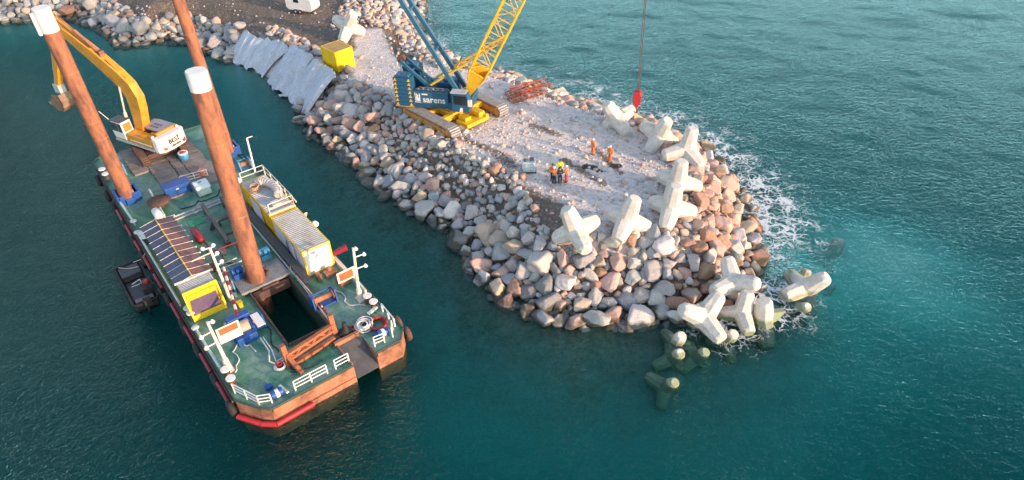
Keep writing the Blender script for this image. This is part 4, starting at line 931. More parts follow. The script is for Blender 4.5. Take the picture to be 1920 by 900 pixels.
o = MB(); o.lathe((-2.9, 8.2, ZD), [(.6, 0), (.55, .25), (.2, .5), (.16, 1.1)], 12); o.path([(-2.9, 8.2, ZD+.3), (-2.3, 6.6, ZD+.25), (-2.2, 5.0, ZD+.1)], .05); o.lathe((-2.3, 3.9, ZD), [(.5, 0), (.3, .3)], 10); o.build('greasy_fitting', BLACK, barge)
o = MB(); o.path([(-6.2, 2.9, ZD+.35), (-4.6, 2.9, ZD+.3), (-3.6, 2.5, ZD+.3), (-3.1, 2.75, ZD+.3), (-3.1, 4.2, ZD+.25), (-3.6, 6.5, ZD+.25)], .055); o.path([(-6.2, 3.1, ZD+.35), (-4.6, 3.1, ZD+.3), (-3.4, 2.9, ZD+.2), (-3.4, 4.2, ZD+.2)], .045)
o.build('pipe', WHITE, barge)
# cross rail over the deck
o = MB(); o.box(-26.95, -26.35, 2.4, 7.9, ZD, ZD+.03); o.build('rail_bed', GREY, barge)
o = MB(); o.box(-27.0, -26.9, 2.3, 7.9, ZD+.03, ZD+.14); o.box(-26.4, -26.3, 2.3, 7.9, ZD+.03, ZD+.14); o.build('slide_rail', LGREY, barge)
o = MB(); o.path([(-15.8, 3.0, ZD+.6), (-15.6, 7.0, ZD+.6)], .05); o.path([(-15.2, 3.0, ZD+.6), (-15.0, 5.0, ZD+.6)], .05); o.path([(-16.6, 3.2, ZD+.4), (-16.5, 5.0, ZD+.5)], .05); o.build('handrail', WHITE, barge)
# dark saddle frame
o = MB()
for y in (5.3, 7.1):
    o.beam((-25.8, y, ZD+.9), (-19.2, y-.1, ZD+.5), .35, .35); o.beam((-22.9, y-.35, ZD), (-22.7, y, ZD+.9), .7, .3); o.beam((-22.9, y+.35, ZD), (-22.7, y, ZD+.8), .5, .3); o.beam((-19.4, y-.1, ZD), (-19.4, y-.1, ZD+.6), .5, .5); o.beam((-25.6, y, ZD), (-25.6, y, ZD+1), .3, .3)
o.beam((-22.8, 5.3, ZD+.6), (-22.8, 7.1, ZD+.6), .3, .3); o.beam((-20.5, 5.3, ZD+.45), (-20.5, 7.1, ZD+.45), .25, .25)
o.build('spud_saddle', DGREY, barge, bevel=.03)
o = MB(); o.path([(-18.2, 3.4, ZD+.9), (-18.0, 6.6, ZD+.9)], .06); 
for y in (3.4, 4.5, 5.6, 6.6): o.tube((-18.1, y, ZD), (-18.1, y, ZD+.9), .05)
o.build('railing', MAROON, barge)
# white-blue lattice pole stern side
mast3 = MB().tube((-29.6, 11.7, ZD), (-30.2, 12.0, ZD+3.6), .11, .09).tube((-30.2, 12.0, ZD+3.6), (-30.3, 12.6, ZD+3.55), .05).build('mast', WHITE, barge)
# ------------------------------------------------------------------ spuds
SP = [('rusty white-capped spud pole standing left of the excavator', BL(241, 372, ZD+.3), (75, 14), 18.9+ZD, 18.9),
      ('rusty white-capped spud pole rising from the grey guide plate', BL(483, 527, ZD+.3), (367, 132), 18.3+ZD, 18.3),
      ('rusty spud pole at the stern, leaving the top of the picture', BL(431, 288, ZD+.3), (318, -50), 18.7+ZD, 18.7)]
CL = (1.95, 1.35, 1.5)
for k, (lab, b0, tp, zt, Ls) in enumerate(SP):
    top = BL(tp[0], tp[1], zt); b0 = Vector(b0); d_ = (top-b0).normalized(); rr = (.66, .70, .56)[k]
    t = thing('spud', lab, 'spud pole', b0, FB, 'spud poles of the barge')
    o = MB(); st_ = b0-d_*3.2; o.tube(st_, top-d_*CL[k], rr, n=28); o.m = 1
    for f in (.12, .36, .45, .7): p = b0.lerp(top, f); o.tube(p, p+d_*.08, rr*1.012, n=28)
    o.build('pole', [RUST, RUSTB], t)
    o = MB(); o.tube(top-d_*CL[k], top, rr*1.02, n=28, cap=False); o.tube(top-d_*.05, top, rr*.98, n=28); o.build('cap', WHITE, t)
    if k == 0: o = MB(); sdv = d_.cross(Vector((0, 0, 1))).normalized(); o.tube(top-d_*2.1-Vector((0, rr+.12, 0)), top-d_*.3-Vector((0, rr+.12, 0)), .16, n=10); o.build('eye_tube', WHITE, t)
# ------------------------------------------------------------------ timber mats
for (xa, xb_, yy0, yy1, lab) in ((-43.2, -36.9, 1.9, 3.4, 'narrow dark timber mat at the stern edge under the excavator'), (-42.6, -30.2, 3.45, 5.4, 'long grey timber mat under the excavator, on the cabin side'), (-42.4, -30.2, 5.5, 6.4, 'narrow grey timber mat strip between the two long mats'), (-42.0, -30.5, 6.5, 8.7, 'long grey timber mat under the excavator, on the seaward side')):
    o = MB(); k = 0; x = xa
    while x < xb_-.1:
        w = .42; o.box(x, min(x+w-.03, xb_), yy0+rnd.uniform(-.06, .06), yy1+rnd.uniform(-.06, .06), ZD+.02, ZD+.2+rnd.uniform(-.015, .015)); x += w
    tag(o.build('timber_mat', TIMBER, at=((xa+xb_)/2, (yy0+yy1)/2, ZD), frame=FB), lab, 'timber mat', 'timber mats on the barge deck')
# ------------------------------------------------------------------ deck cabin with panelled roof and wheelhouse
t = thing('deck_cabin', 'long yellow deck cabin with blue and red-brown panelled roof and wheelhouse on the barge', 'cabin', (-17.5, 1.0, ZD), FB)
MB().box(-23.1, -11.9, -.15, 2.05, ZD, 3.95).build('wall', YELLOW, t)
zr, ze = 4.35, 4.1
for nm, y0_, y1_, mt in (('roof_left', -.42, .93, SOLARB), ('roof_right', .93, 2.32, SOLARR)):
    o = MB(); z0_, z1_ = (ze, zr) if y0_ < 0 else (zr, ze)
    for k in range(10):
        xa = -23.3+k*.97; o.add([(xa+.03, y0_, z0_), (xa+.94, y0_, z0_), (xa+.94, y1_, z1_), (xa+.03, y1_, z1_)], [(0, 1, 2, 3)])
    o.build('roof_panel', mt, t, thick=.05)
o = MB()
for k in range(11): xa = -23.3+k*.97; o.path([(xa, -.45, ze+.03), (xa, .93, zr+.03), (xa, 2.45, ze+.03)], .022, 5); o.lathe((xa, 2.45, ze), [(.07, -.03), (.07, .06)], 8); o.lathe((xa, .93, zr), [(.06, 0), (.06, .1)], 6)
o.build('roof_seam', CREAM, t)
MB().box(-23.3, -13.6, .88, .98, zr+.0, zr+.06).build('ridge', YELLOW, t)
o = MB(); o.box(-13.55, -12.1, -.3, 2.2, 3.98, 4.1); 
for k in range(7): o.box(-13.5+k*.2, -13.4+k*.2, -.28, 2.18, 4.1, 4.16)
o.build('roof_grating', LGREY, t)
MB().beam((-13.6, -.45, 4.2), (-13.6, 2.5, 4.2), .12, .12).build('roof_rail', CREAM, t)
wh = MB(); wh.box(-12.15, -12.0, -.35, 2.25, 3.7, 4.25); wh.box(-12.15, -11.95, -.35, -.05, ZD, 3.7); wh.box(-12.15, -11.95, 1.95, 2.25, ZD, 3.7); wh.box(-12.2, -11.5, -.35, 2.25, ZD, ZD+.55)
wh.beam((-12.1, -.3, 4.2), (-11.45, -.3, ZD+.5), .14, .14); wh.beam((-12.1, 2.2, 4.2), (-11.45, 2.2, ZD+.5), .14, .14)
wo = wh.build('wheelhouse_frame', paint('bright_yellow', (.85, .6, .02), (.7, .45, .03), 1.2, .45), t, bevel=.02)
o = MB(); o.add([(-12.0, -.05, 3.7), (-12.0, 1.95, 3.7), (-11.6, 1.95, ZD+.55), (-11.6, -.05, ZD+.55)], [(0, 1, 2, 3)]); o.build('window', REFL_GLASS, wo, thick=.03)
o = MB(); o.add([(-11.78, .75, 2.95), (-11.78, 1.3, 2.95), (-11.7, 1.3, 2.62), (-11.7, .75, 2.62)], [(0, 1, 2, 3)]); o.build('notice', CREAM, wo, thick=.01)
o = MB(); o.add([(-11.86, 1.55, 3.2), (-11.86, 1.75, 3.2), (-11.72, 1.75, 2.55), (-11.72, 1.55, 2.55)], [(0, 1, 2, 3)]); o.build('wiper_box', DGREY, wo, thick=.02)
for x in (-21.5, -19, -16.5, -14.2): MB().box(x, x+1., -.17, -.155, 2.7, 3.5).build('window', GLASS, t)
# lamp mast beside the wheelhouse
o = MB(); o.tube((-12.2, 2.75, ZD), (-12.9, 2.75, 6.6), .13, .1); 
t = thing('lamp_post', 'cream lamp post with four round lamps beside the wheelhouse', 'lamp post', (-12.2, 2.75, ZD), FB); o.build('post', CREAM, t)
for f, s in ((1., -.5), (.99, .3), (.84, .35), (.68, .45)):
    x = -12.2-.7*f; z = ZD+4.9*f; o = MB(); o.tube((x, 2.75, z), (x, 2.75+s, z+.05), .05); o.lathe((x, 2.75+s, z+.02), [(.1, 0), (.17, .1), (.16, .2), (.06, .3)], 10); o.build('lamp', WHITE, t)
MB().tube((-12.85, 1.2, 6.1), (-12.85, 2.75, 6.2), .05).build('crossarm', CREAM, t)
# ------------------------------------------------------------------ site containers
def site_container(xa, xb_, mats, label, label_side):
    z0_, z1_ = ZD+.03, 4.3; y0_, y1_ = 8.78, 11.22
    t = thing('site_container', label, 'container', ((xa+xb_)/2, 10, ZD), FB)
    o = MB(); corr_wall(o, (xa+.05, y0_+.04), (xb_-.05, y0_+.04), z0_, z1_-.08, 20, .03); corr_wall(o, (xb_-.05, y1_-.04), (xa+.05, y1_-.04), z0_, z1_-.08, 20, .03); o.box(xa+.05, xa+.1, y0_+.05, y1_-.05, z0_, z1_-.1)
    o.build('side_wall', mats[0], t)
    MB().box(xb_-.1, xb_-.04, y0_+.08, y1_-.08, z0_+.1, z1_-.12).build('end_wall', WHITE, t)
    o = MB()
    for k in range(24):
        x = xa+.05+k*(xb_-xa-.1)/24; w = (xb_-xa-.1)/24; o.add([(x, y0_+.1, z1_-.02), (x+w*.5, y0_+.1, z1_-.02), (x+w*.6, y0_+.1, z1_+.03), (x+w*.9, y0_+.1, z1_+.03), (x+w, y0_+.1, z1_-.02), (x, y1_-.1, z1_-.02), (x+w*.5, y1_-.1, z1_-.02), (x+w*.6, y1_-.1, z1_+.03), (x+w*.9, y1_-.1, z1_+.03), (x+w, y1_-.1, z1_-.02)], [(i, i+1, i+6, i+5) for i in range(4)])
    o.build('roof', mats[1], t)
    o = MB()
    for x in (xa, xb_-.13):
        for y in (y0_, y1_-.13): o.box(x, x+.13, y, y+.13, z0_-.02, z1_+.02)
    for z in (z0_, z1_-.12):
        o.box(xa+.13, xb_-.13, y0_, y0_+.09, z, z+.12); o.box(xa+.13, xb_-.13, y1_-.09, y1_, z, z+.12); o.box(xb_-.1, xb_, y0_+.13, y1_-.13, z, z+.13); o.box(xa, xa+.1, y0_+.13, y1_-.13, z, z+.13)
    o.build('frame', mats[2], t); return t
c1 = site_container(-17.05, -10.75, (WHITE_SHADED, ROOFG, MATS['bright_yellow']), 'white site container with grey ribbed roof and yellow-framed bright end wall on the barge', '')
c2 = site_container(-24.2, -17.3, (YELLOW, LGREY, YELLOW), 'yellow site container with white door and railed roof terrace on the barge', '')
MB().box(-13.2, -12.6, 8.72, 8.76, 2.0, 3.9).build('door', WHITE_SHADED, c1); MB().box(-14.2, -14.05, 8.72, 8.76, 2.2, 3.6).build('window', DGREY, c1)
MB().box(-10.76, -10.74, 9.5, 9.85, 3.75, 3.95).build('vent', GREY, c1)
d_ = MB().box(-21.8, -19.6, 8.72, 8.77, ZD+.05, 4.1).build('door', WHITE_SHADED, c2); MB().box(-19.75, -19.65, 8.68, 8.71, 2.6, 2.9).build('handle', GREY, d_)
o = MB(); zt = 4.36
def rl(a, b2, zt=zt, h=1.0):
    for z in (.5, 1.0): o.tube((*a, zt+h*z), (*b2, zt+h*z), .04)
    m_ = max(1, round(math.hypot(b2[0]-a[0], b2[1]-a[1])/1.5))
    for i in range(m_+1): x = a[0]+(b2[0]-a[0])*i/m_; y = a[1]+(b2[1]-a[1])*i/m_; o.tube((x, y, zt), (x, y, zt+h), .045)
rl((-17.5, 8.95), (-17.5, 11.15)); rl((-17.5, 11.15), (-24.0, 11.15)); rl((-24.1, 8.95), (-24.1, 11.15))
o.build('terrace_railing', CREAM, c2)
o = MB(); o.box(-17.6, -17.35, 8.8, 11.2, 4.34, 4.42); o.build('terrace_sill', CREAM, c2)
MB().lathe((-24.3, 8.7, 4.4), [(.3, 0), (.36, .15), (.3, .35), (.1, .45)], 14).build('dome', WHITE, c2)
# coiled duct on the terrace
o = MB()
def dpt(s): a = R(150)-s*R(165); return Vector((-20.6-1.35*math.cos(a)*1.25, 10.0+.85*math.sin(a), 4.4+.42))
for k in range(34):
    p = dpt(k/34); q = dpt((k+1)/34); r = .42 if k % 3 else .33; o.tube(p, q, .40 if k % 3 else .28, .40 if (k+1) % 3 else .28, 12, cap=k in (0, 33))
tag(o.build('ribbed_duct', paint('duct_cloth', (.62, .56, .5), (.45, .4, .38), 3, .8), at=(-20.6, 10, 4.4), frame=FB), 'beige ribbed ventilation duct curled on the container terrace', 'duct')
o = MB()
for k in range(9): a = k*.7; o.torus((-22.0+.1*math.sin(k*2), 9.35+.12*math.cos(k*3), 4.42+.05*k), .36+.04*math.sin(k), .05, 16, 5)
tag(o.build('rope_coil', paint('tan_rope', (.55, .36, .24), None, 8, .9), at=(-22, 9.35, 4.4), frame=FB), 'tan coiled rope on the container terrace next to the ribbed duct', 'rope')
o = MB(); o.box(-18.9, -18.1, 9.5, 10.3, 4.38, 4.75); o.box(-18.7, -18.0, 10.0, 10.9, 4.38, 4.6); tag(o.build('folded_tarp', MATS['duct_cloth'], at=(-18.5, 10.2, 4.38), frame=FB, bevel=.15), 'pale crumpled tarp at the jetty-side corner of the container terrace', 'tarp')
o = MB(); o.lathe((-14.1, 11.45, 3.9), [(.3, 0), (.34, .12), (.2, .35), (.08, .42)], 12); o.tube((-14.1, 11.25, 3.9), (-14.1, 11.45, 3.95), .05); o.build('lamp', WHITE, c1)
o = MB(); o.beam((-17.9, 11.6, ZD+.2), (-16.3, 11.6, ZD+2.2), .25, .12); o.beam((-19.6, 11.6, ZD+2.6), (-18.2, 11.6, ZD+2.4), .1, .1); tag(o.build('gangway_ladder', CREAM, at=(-17, 11.6, ZD), frame=FB), 'cream folded ladder leaning on the water side of the containers', 'ladder')
# things under the front container's end
o = MB(); o.box(-10.4, -9.8, 9.2, 9.6, ZD, ZD+.5); o.box(-10.3, -9.6, 9.9, 10.9, ZD, ZD+.35); o.lathe((-10.1, 10.4, ZD+.35), [(.2, 0), (.22, .25), (.1, .3)], 12); tag(o.build('fuel_pump', RUSTB, at=(-10, 10, ZD), frame=FB, bevel=.03), 'rust-brown pump unit under the bright container end wall', 'pump')
o = MB(); o.box(-8.9, -7.9, 10.3, 11.2, ZD, ZD+.45); o.box(-8.7, -8.1, 10.4, 11.1, ZD+.45, ZD+.55); tag(o.build('mooring_fairlead', RUSTB, at=(-8.4, 10.8, ZD), frame=FB, bevel=.04), 'rusty roller fairlead box under the orange day board', 'fairlead')
# ------------------------------------------------------------------ winches
def winch(x, y, L_, label, mat, ax=1):
    t = thing('winch', label, 'winch', (x, y, ZD), FB, 'winches on the barge deck')
    o = MB()
    for s in (-1, 1): o.prism([(x-.6, y+s*L_/2, ZD), (x+.6, y+s*L_/2, ZD), (x+.35, y+s*L_/2, ZD+1.15), (x-.35, y+s*L_/2, ZD+1.15)], (0, s*.14, 0))
    o.box(x-.5, x+.5, y-L_/2, y+L_/2, ZD, ZD+.15); o.beam((x-.4, y-L_/2, ZD+.95), (x-.4, y+L_/2, ZD+.95), .12, .12); o.build('frame', mat, t, bevel=.02)
    o = MB(); o.lathe((x, y, ZD+.62), [(.45, -L_/2+.05), (.45, -L_/2+.1), (.22, -L_/2+.11), (.22, L_/2-.11), (.45, L_/2-.1), (.45, L_/2-.05)], 18, 'y'); o.build('drum', RUSTB, t)
    return t
winch(-7.0, 8.4, 1.7, 'blue winch on the deck below the site containers', BLUE); winch(-8.0, 3.2, 1.0, 'blue winch at the left edge of the open moonpool', BLUE)
winch(-30.9, 11.2, 1.0, 'light blue winch behind the railed container terrace', LBLUE); winch(-38.5, .9, .8, 'light blue winch at the stern corner behind the left spud pole', LBLUE)
winch(-13.3, 3.0, .7, 'light blue winch right of the cream lamp post', LBLUE)
# blue deck crane pedestal with tray
t = thing('deck_crane', 'blue deck machine with beige drum, white lid and red-white jib', 'deck crane', (-7.9, 2.4, ZD), FB)
o = MB(); o.box(-8.9, -8.3, 1.4, 3.1, ZD, ZD+1.3); o.box(-7.2, -6.6, 1.4, 2.9, ZD, ZD+.7); o.box(-8.3, -7.2, 1.3, 1.55, ZD, ZD+1.0); o.box(-8.3, -7.2, 2.75, 3.0, ZD, ZD+1.0); o.build('body', BLUE, t, bevel=.04)
o = MB(); o.lathe((-7.75, 2.15, ZD+.75), [(.5, -.55), (.5, .55)], 20, 'y'); o.build('drum', paint('beige_drum', (.45, .36, .28), None, 2, .7), t)
MB().box(-8.2, -6.6, 3.05, 3.65, ZD+1.05, ZD+1.12).build('lid', WHITE, t)
o = MB(); ja = Vector((-8.6, 2.3, ZD+1.3)); jb = Vector((-13.6, 3.3, ZD+2.2)); 
jm = MB()
for k in range(10): jm.m = k % 2; jm.tube(ja.lerp(jb, k/10), ja.lerp(jb, (k+1)/10), .11, n=8)
jm.build('jib', [MAROON, CREAM], t)
# blue tool chest, mint box
t = thing('tool_chest', 'royal blue steel tool chest on deck in front of the timber mats', 'chest', (-30.8, 4.5, ZD), FB)
MB().box(-31.4, -30.2, 3.25, 5.6, ZD+.05, ZD+1.1).build('body', BLUE, t, bevel=.03); MB().box(-31.45, -30.15, 3.2, 5.65, ZD+1.1, ZD+1.22).build('lid', BLUE, t, bevel=.02); MB().box(-30.14, -30.1, 4.2, 4.5, ZD+.85, ZD+1.0).build('latch', LGREY, t)
t = thing('cool_box', 'pale mint-green storage box with sloped lid next to the blue chest', 'box', (-29.3, 6.3, ZD), FB)
MB().box(-29.9, -28.6, 5.75, 7.0, ZD+.08, ZD+.85).build('body', MINT, t, bevel=.08)
MB().prism([(-29.95, 5.7, ZD+.86), (-28.55, 5.7, ZD+.86), (-28.8, 5.7, ZD+1.1), (-29.6, 5.7, ZD+1.2), (-29.95, 5.7, ZD+1.15)], (0, 1.35, 0)).build('lid', paint('white_lid', (.68, .78, .78), None, 2, .5), t, bevel=.03)
MB().box(-29.5, -29.35, 6.2, 6.5, ZD+1.19, ZD+1.24).build('handle', GREEN2, t)
def single(mb, name, mat, label, cat, at, group=None, **k): return tag(mb.build(name, mat, at=at, frame=FB, **k), label, cat, group)
o = MB(); o.lathe((-36.9, 6.95, ZD+.2), [(.45, 0), (.5, .3), (.5, .55), (.46, .6)], 20); single(o, 'tub', LBLUE, 'light blue round tub behind the excavator holding a red and white coil', 'tub', (-36.9, 6.95, ZD+.2))
o = MB(); o.torus((-36.9, 6.95, ZD+.9), .42, .1, 20, 8); single(o, 'lifebuoy', WHITE, 'white ring lying on the light blue tub', 'lifebuoy', (-36.9, 6.95, ZD+.9))
o = MB()
for k in range(4): o.torus((-36.9+.05*k, 6.95, ZD+.92+.05*k), .22-.03*k, .06, 14, 6)
single(o, 'red_hose', RED, 'small red hose coil inside the white ring on the blue tub', 'hose', (-36.9, 6.95, ZD+.95))
o = MB()
for k in range(5): o.torus((-32.3+.04*k, 7.3, ZD+.35+.12*k), .38-.02*k, .07, 16, 6)
single(o, 'orange_hose', paint('salmon_hose', (.7, .26, .18), None, 5, .7), 'salmon-coloured hose coil hanging by the white deck railing', 'hose', (-32.3, 7.3, ZD+.3))
o = MB(); o.lathe((-29.7, 2.4, ZD+.25), [(.3, -.25), (.3, .3), (1.05, .32), (1.08, .42), (.2, .46)], 26); single(o, 'spool_table', RUSTD, 'round brown cable spool table between the left spud pole and the cabin', 'spool', (-29.7, 2.4, ZD))
o = MB(); o.lathe((-28.3, 2.9, ZD+.55), [(.1, -.85), (.36, -.7), (.38, 0), (.36, .7), (.1, .85)], 16, 'x'); o.box(-28.8, -28.6, 2.7, 3.1, ZD, ZD+.25); o.box(-28.0, -27.8, 2.7, 3.1, ZD, ZD+.25)
o.v = [tuple(Matrix.Translation((4.6, -1.4, 0)) @ Vector(v)) if False else v for v in o.v]; o.v = [(x+.7, y-1.25, z) for x, y, z in o.v]; single(o, 'pressure_tank', WHITE, 'white cylindrical tank lying at the stern end of the deck cabin', 'tank', (-27.6, 1.65, ZD))
for k, (x, y, L_) in enumerate(((-23.3, 3.5, 2.1),)):
    o = MB(); o.lathe((x+1, y, ZD+.32), [(.12, -1.2), (.3, -1.1), (.32, 0), (.3, 1.1), (.12, 1.2)], 14, 'x'); single(o, 'red_buoy', MAROON, 'dark red cylindrical buoy lying beside the deck cabin', 'buoy', (x+1, y, ZD))
o = MB(); o.box(-25.4, -24.3, 3.5, 4.8, ZD+.01, ZD+.05); single(o, 'green_sheet', GREEN2, 'bright green flat sheet on deck beside the deck cabin', 'sheet', (-24.8, 4.1, ZD)); 
o = MB(); o.box(-25.6, -24.5, 7.1, 7.9, ZD+.01, ZD+.05); single(o, 'green_sheet', GREEN2, 'bright green flat sheet half behind the middle spud pole', 'sheet', (-25, 7.5, ZD))
# hose piles at the bow
o = MB()
for k in range(14): o.torus((-2.6+.12*math.sin(k*2.1), 9.55+.15*math.cos(k*1.7), ZD+.08+.03*k), .48+.2*math.sin(k*1.3)*.5, .055, 22, 6)
single(o, 'white_rope', ROPEM, 'big coil of white rope on the bow deck', 'rope', (-2.6, 9.5, ZD))
o = MB()
for k in range(3): o.torus((-2.2+.1*k, 10.45, ZD+.1+.11*k), .55+.05*k, .09, 22, 6)
o.torus((-3.0, 8.75, ZD+.12), .22, .1, 14, 6); single(o, 'red_hose', RED, 'red hose coil beside the white rope coil on the bow deck', 'hose', (-2.2, 10.4, ZD))
o = MB(); o.beam((-3.5, 10.4, ZD+.18), (-3.7, 11.3, ZD+.3), .25, .15); single(o, 'white_board', WHITE, 'short white board between the rope coil and the bollards', 'board', (-3.6, 10.8, ZD))
o = MB()
for k in range(5): o.torus((-2.9+.04*k, 2.95, ZD+.06+.05*k), .42-.03*k, .045, 20, 6)
single(o, 'rope_coil', ROPEM, 'small white rope coil near the foot of the rusty gate beam', 'rope', (-2.9, 2.95, ZD))
o = MB(); o.torus((-2.9, 2.95, ZD+.34), .2, .07, 14, 6); single(o, 'red_hose', RED, 'tiny red hose ring inside the small white rope coil', 'hose', (-2.9, 2.95, ZD+.3))
for (x, y, lab) in ((-.45, 1.75, 'blue and white drum by the left end of the bow railing'), (-.9, 10.25, 'blue and white drum between the two short bow railings')):
    t = thing('drum', lab, 'drum', (x, y, ZD), FB); MB().lathe((x, y, ZD+.32), [(.28, -.4), (.3, 0), (.28, .4)], 14, 'y').build('barrel', BLUE, t); MB().lathe((x, y, ZD+.32), [(.31, -.12), (.31, .12)], 14, 'y').build('band', WHITE, t)
o = MB(); o.box(-1.35, -.8, 9.6, 10.2, ZD, ZD+.3); single(o, 'toolbox', BLUE, 'small blue toolbox behind the bow drum', 'toolbox', (-1.1, 9.9, ZD), bevel=.03)
o = MB(); o.box(-1.7, -1.3, 1.3, 1.8, ZD, ZD+.28); single(o, 'toolbox', BLUE, 'tiny blue toolbox on the left bow deck', 'toolbox', (-1.5, 1.5, ZD), bevel=.03)
o = MB(); o.beam((-1.2, 2.2, ZD+.1), (.0, 2.35, ZD+.35), .18, .1); single(o, 'white_board', WHITE, 'narrow white plank leaning on the bow edge', 'board', (-.6, 2.3, ZD))
o = MB(); o.box(-13.4, -12.3, 3.2, 3.35, ZD+.0, ZD+.02) ; o.box(-9.6, -9.0, 1.3, 2.0, ZD+.02, ZD+.3); single(o, 'metal_tray', LGREY, 'grey metal tray beside the blue deck machine', 'tray', (-9.3, 1.6, ZD))
o = MB(); o.beam((-18.8, 11.9, 1.9), (-18.8, 12.7, 1.9), .2, .2); 
t = tag(MB().tube((-11.4, 11.5, ZD+.7), (-11.0, 12.6, ZD+1.1), .22, .3, 10).build('red_fender', MAROON, at=(-11.2, 12, ZD), frame=FB), 'dark red fender sticking out beside the bright container end', 'fender')
for k_, (pts, mt, nm, lab) in enumerate((
  ([(-9.2, 5.0-1.4, 0), (-8.0, 3.9, 0), (-6.2, 3.7, 0), (-5.0, 3.3, 0), (-4.2, 3.6, 0)], BLACK, 'cable', 'thin black cable lying along the left edge of the moonpool'),
  ([(-4.4, .1, 0), (-5.2, .9, 0), (-6.4, .8, 0), (-6.9, 1.3, 0), (-6.3, 2.2, 0), (-5.2, 2.0, 0)], ROPEM, 'rope', 'loose pale rope snaking from the left bow bollards'),
  ([(-28.0, 3.6, 0), (-27.6, 4.6, 0), (-28.1, 5.4, 0), (-27.7, 6.6, 0), (-28.2, 7.6, 0), (-29.4, 7.9, 0)], BLACK, 'hose', 'black hose curving over the worn deck behind the cross rail'),
  ([(-21.9, 3.6, 0), (-20.8, 3.9, 0), (-19.6, 3.4, 0), (-18.9, 4.2, 0), (-17.2, 4.1, 0), (-16.3, 4.9, 0)], MAROON, 'hose', 'dark red hose between the deck cabin and the black saddle frame'),
  ([(-8.2, 9.6, 0), (-7.2, 10.1, 0), (-6.0, 9.7, 0), (-5.0, 10.3, 0), (-4.6, 11.0, 0)], ROPEM, 'rope', 'loose pale rope between the right winch and the right bow bollards'),
  ([(-1.9, 3.2, 0), (-1.4, 4.6, 0), (-1.7, 6.0, 0)], BLACK, 'cable', 'short black cable behind the bow railing'))):
    o = MB(); q = [];
    for a_, b_ in zip(pts, pts[1:]):
        for f in (0, .33, .66): q.append((a_[0]+(b_[0]-a_[0])*f+.12*math.sin(len(q)*1.9), a_[1]+(b_[1]-a_[1])*f+.12*math.cos(len(q)*1.3), ZD+.05))
    o.path(q, .045, 6); tag(o.build(nm, mt, at=q[0], frame=FB), lab, nm)
for k_, (x, y, w_, l_, h_, mt, nm, lab) in enumerate(((-16.9, 3.2, .5, .8, .35, RUSTD, 'scrap_crate', 'small rusty crate beside the middle of the deck cabin'), (-27.3, 8.8, .7, .7, .6, LGREY, 'storage_crate', 'grey crate just behind the railed container terrace'),
   (-34.2, 9.9, 1.2, .8, .5, RUSTD, 'storage_crate', 'rusty crate between the stern spud pole and the timber mats'), (-10.9, 3.1, .35, .35, .5, YELLOW, 'fuel_can', 'small yellow can beside the grey guide plate'))):
    t = thing(nm, lab, nm.split('_')[1], (x, y, ZD), FB); MB().box(x-l_/2, x+l_/2, y-w_/2, y+w_/2, ZD+.02, ZD+h_).build('body', mt, t, bevel=.03); MB().box(x-l_/2-.03, x+l_/2+.03, y-w_/2-.03, y+w_/2+.03, ZD+h_, ZD+h_+.06).build('lid', mt, t)
# fenders along the hull
k = 0
for x in (-40.5, -36.8, -33.9, -30.2, -27.0, -24.2, -16.8, -12.8, -9.4, -5.6, -2.4):
    o = MB(); o.torus((x, ya-.38, .75), .42, .24, 18, 8, 'y'); o.tube((x, ya-.3, 1.1), (x, ya-.06, ZD), .03)
    tag(o.build('tyre_fender', BLACK, at=(x, ya-.38, .75), frame=FB), 'black tyre fender hanging on the left hull side of the barge', 'fender', 'tyre fenders on the left hull side')
for x in (-31.8, -28.6, -25.6, -22.6, -19.4, -14.6, -11.2, -7.5, -3.9):
    o = MB(); o.tube((x-1.1, ya-.33, 1.05), (x+1.1, ya-.33, .95), .17, n=10)
    tag(o.build('red_fender', MAROON, at=(x, ya-.33, 1), frame=FB), 'dark red tube fender lying along the left hull side of the barge', 'fender', 'red tube fenders on the left hull side')
o = MB(); o.path([(-1.6, ya-.25, .55), (-.0, .1, .5), (xb+.35, .9, .5), (xb+.35, 3.6, .55)], .2, 10); tag(o.build('red_fender', RED, at=(0, .5, .5), frame=FB), 'bright red tube fender wrapped round the left bow corner', 'fender')
for x, y, r in ((-.1, yb+.3, .38), (-2.2, yb+.35, .42)): o = MB(); o.torus((x if x < -1 else x-.6, y, .9), r, .24, 18, 8, 'y'); tag(o.build('tyre_fender', RUSTD, at=(x, y, .9), frame=FB), 'rust-stained tyre fender on the right bow corner' if x > -1 else 'tyre fender just behind the one at the right bow corner', 'fender')
# ------------------------------------------------------------------ small work boat
t = thing('work_boat', 'small black open work boat tied to the left side of the barge', 'boat', (-20.9, -2.6, 0), FB)
bx0, bx1, by0, by1 = -24.2, -17.7, -3.65, -1.45
o = MB(); prof = lambda z, g: [(bx0-g, by0+.3, z), (bx0+.3, by0-g, z), (bx1-.4, by0-g, z), (bx1+g, by0+.35, z), (bx1+g, by1-.3, z), (bx1-.4, by1+g, z), (bx0+.3, by1+g, z), (bx0-g, by1-.3, z)]
lo, hi = prof(-.3, -.25), prof(.75, 0); inn = prof(.74, -.18); inb = prof(.2, -.3); vs = lo+hi+inn+inb; k = 8
o.add(vs, [tuple(range(8))[::-1]]+[(a*k+i, a*k+(i+1) % k, (a+1)*k+(i+1) % k, (a+1)*k+i) for a in range(3) for i in range(k)]+[tuple(range(24, 32))]); o.build('hull', BLACK, t)
MB().box(bx0+.7, bx1-.7, by0+.35, by1-.35, .22, .3).build('floor', DGREY, t)
o = MB(); o.box(bx0+.4, bx0+1.9, by0+.3, by1-.3, .3, .7); o.build('foredeck', DGREY, t); MB().box(bx0+2.0, bx0+2.4, by0+.35, by1-.35, .45, .55).build('bench', BLACK, t); MB().box(bx1-1.1, bx1-.6, by0+.4, by1-.4, .5, .6).build('bench', TIMBER, t)
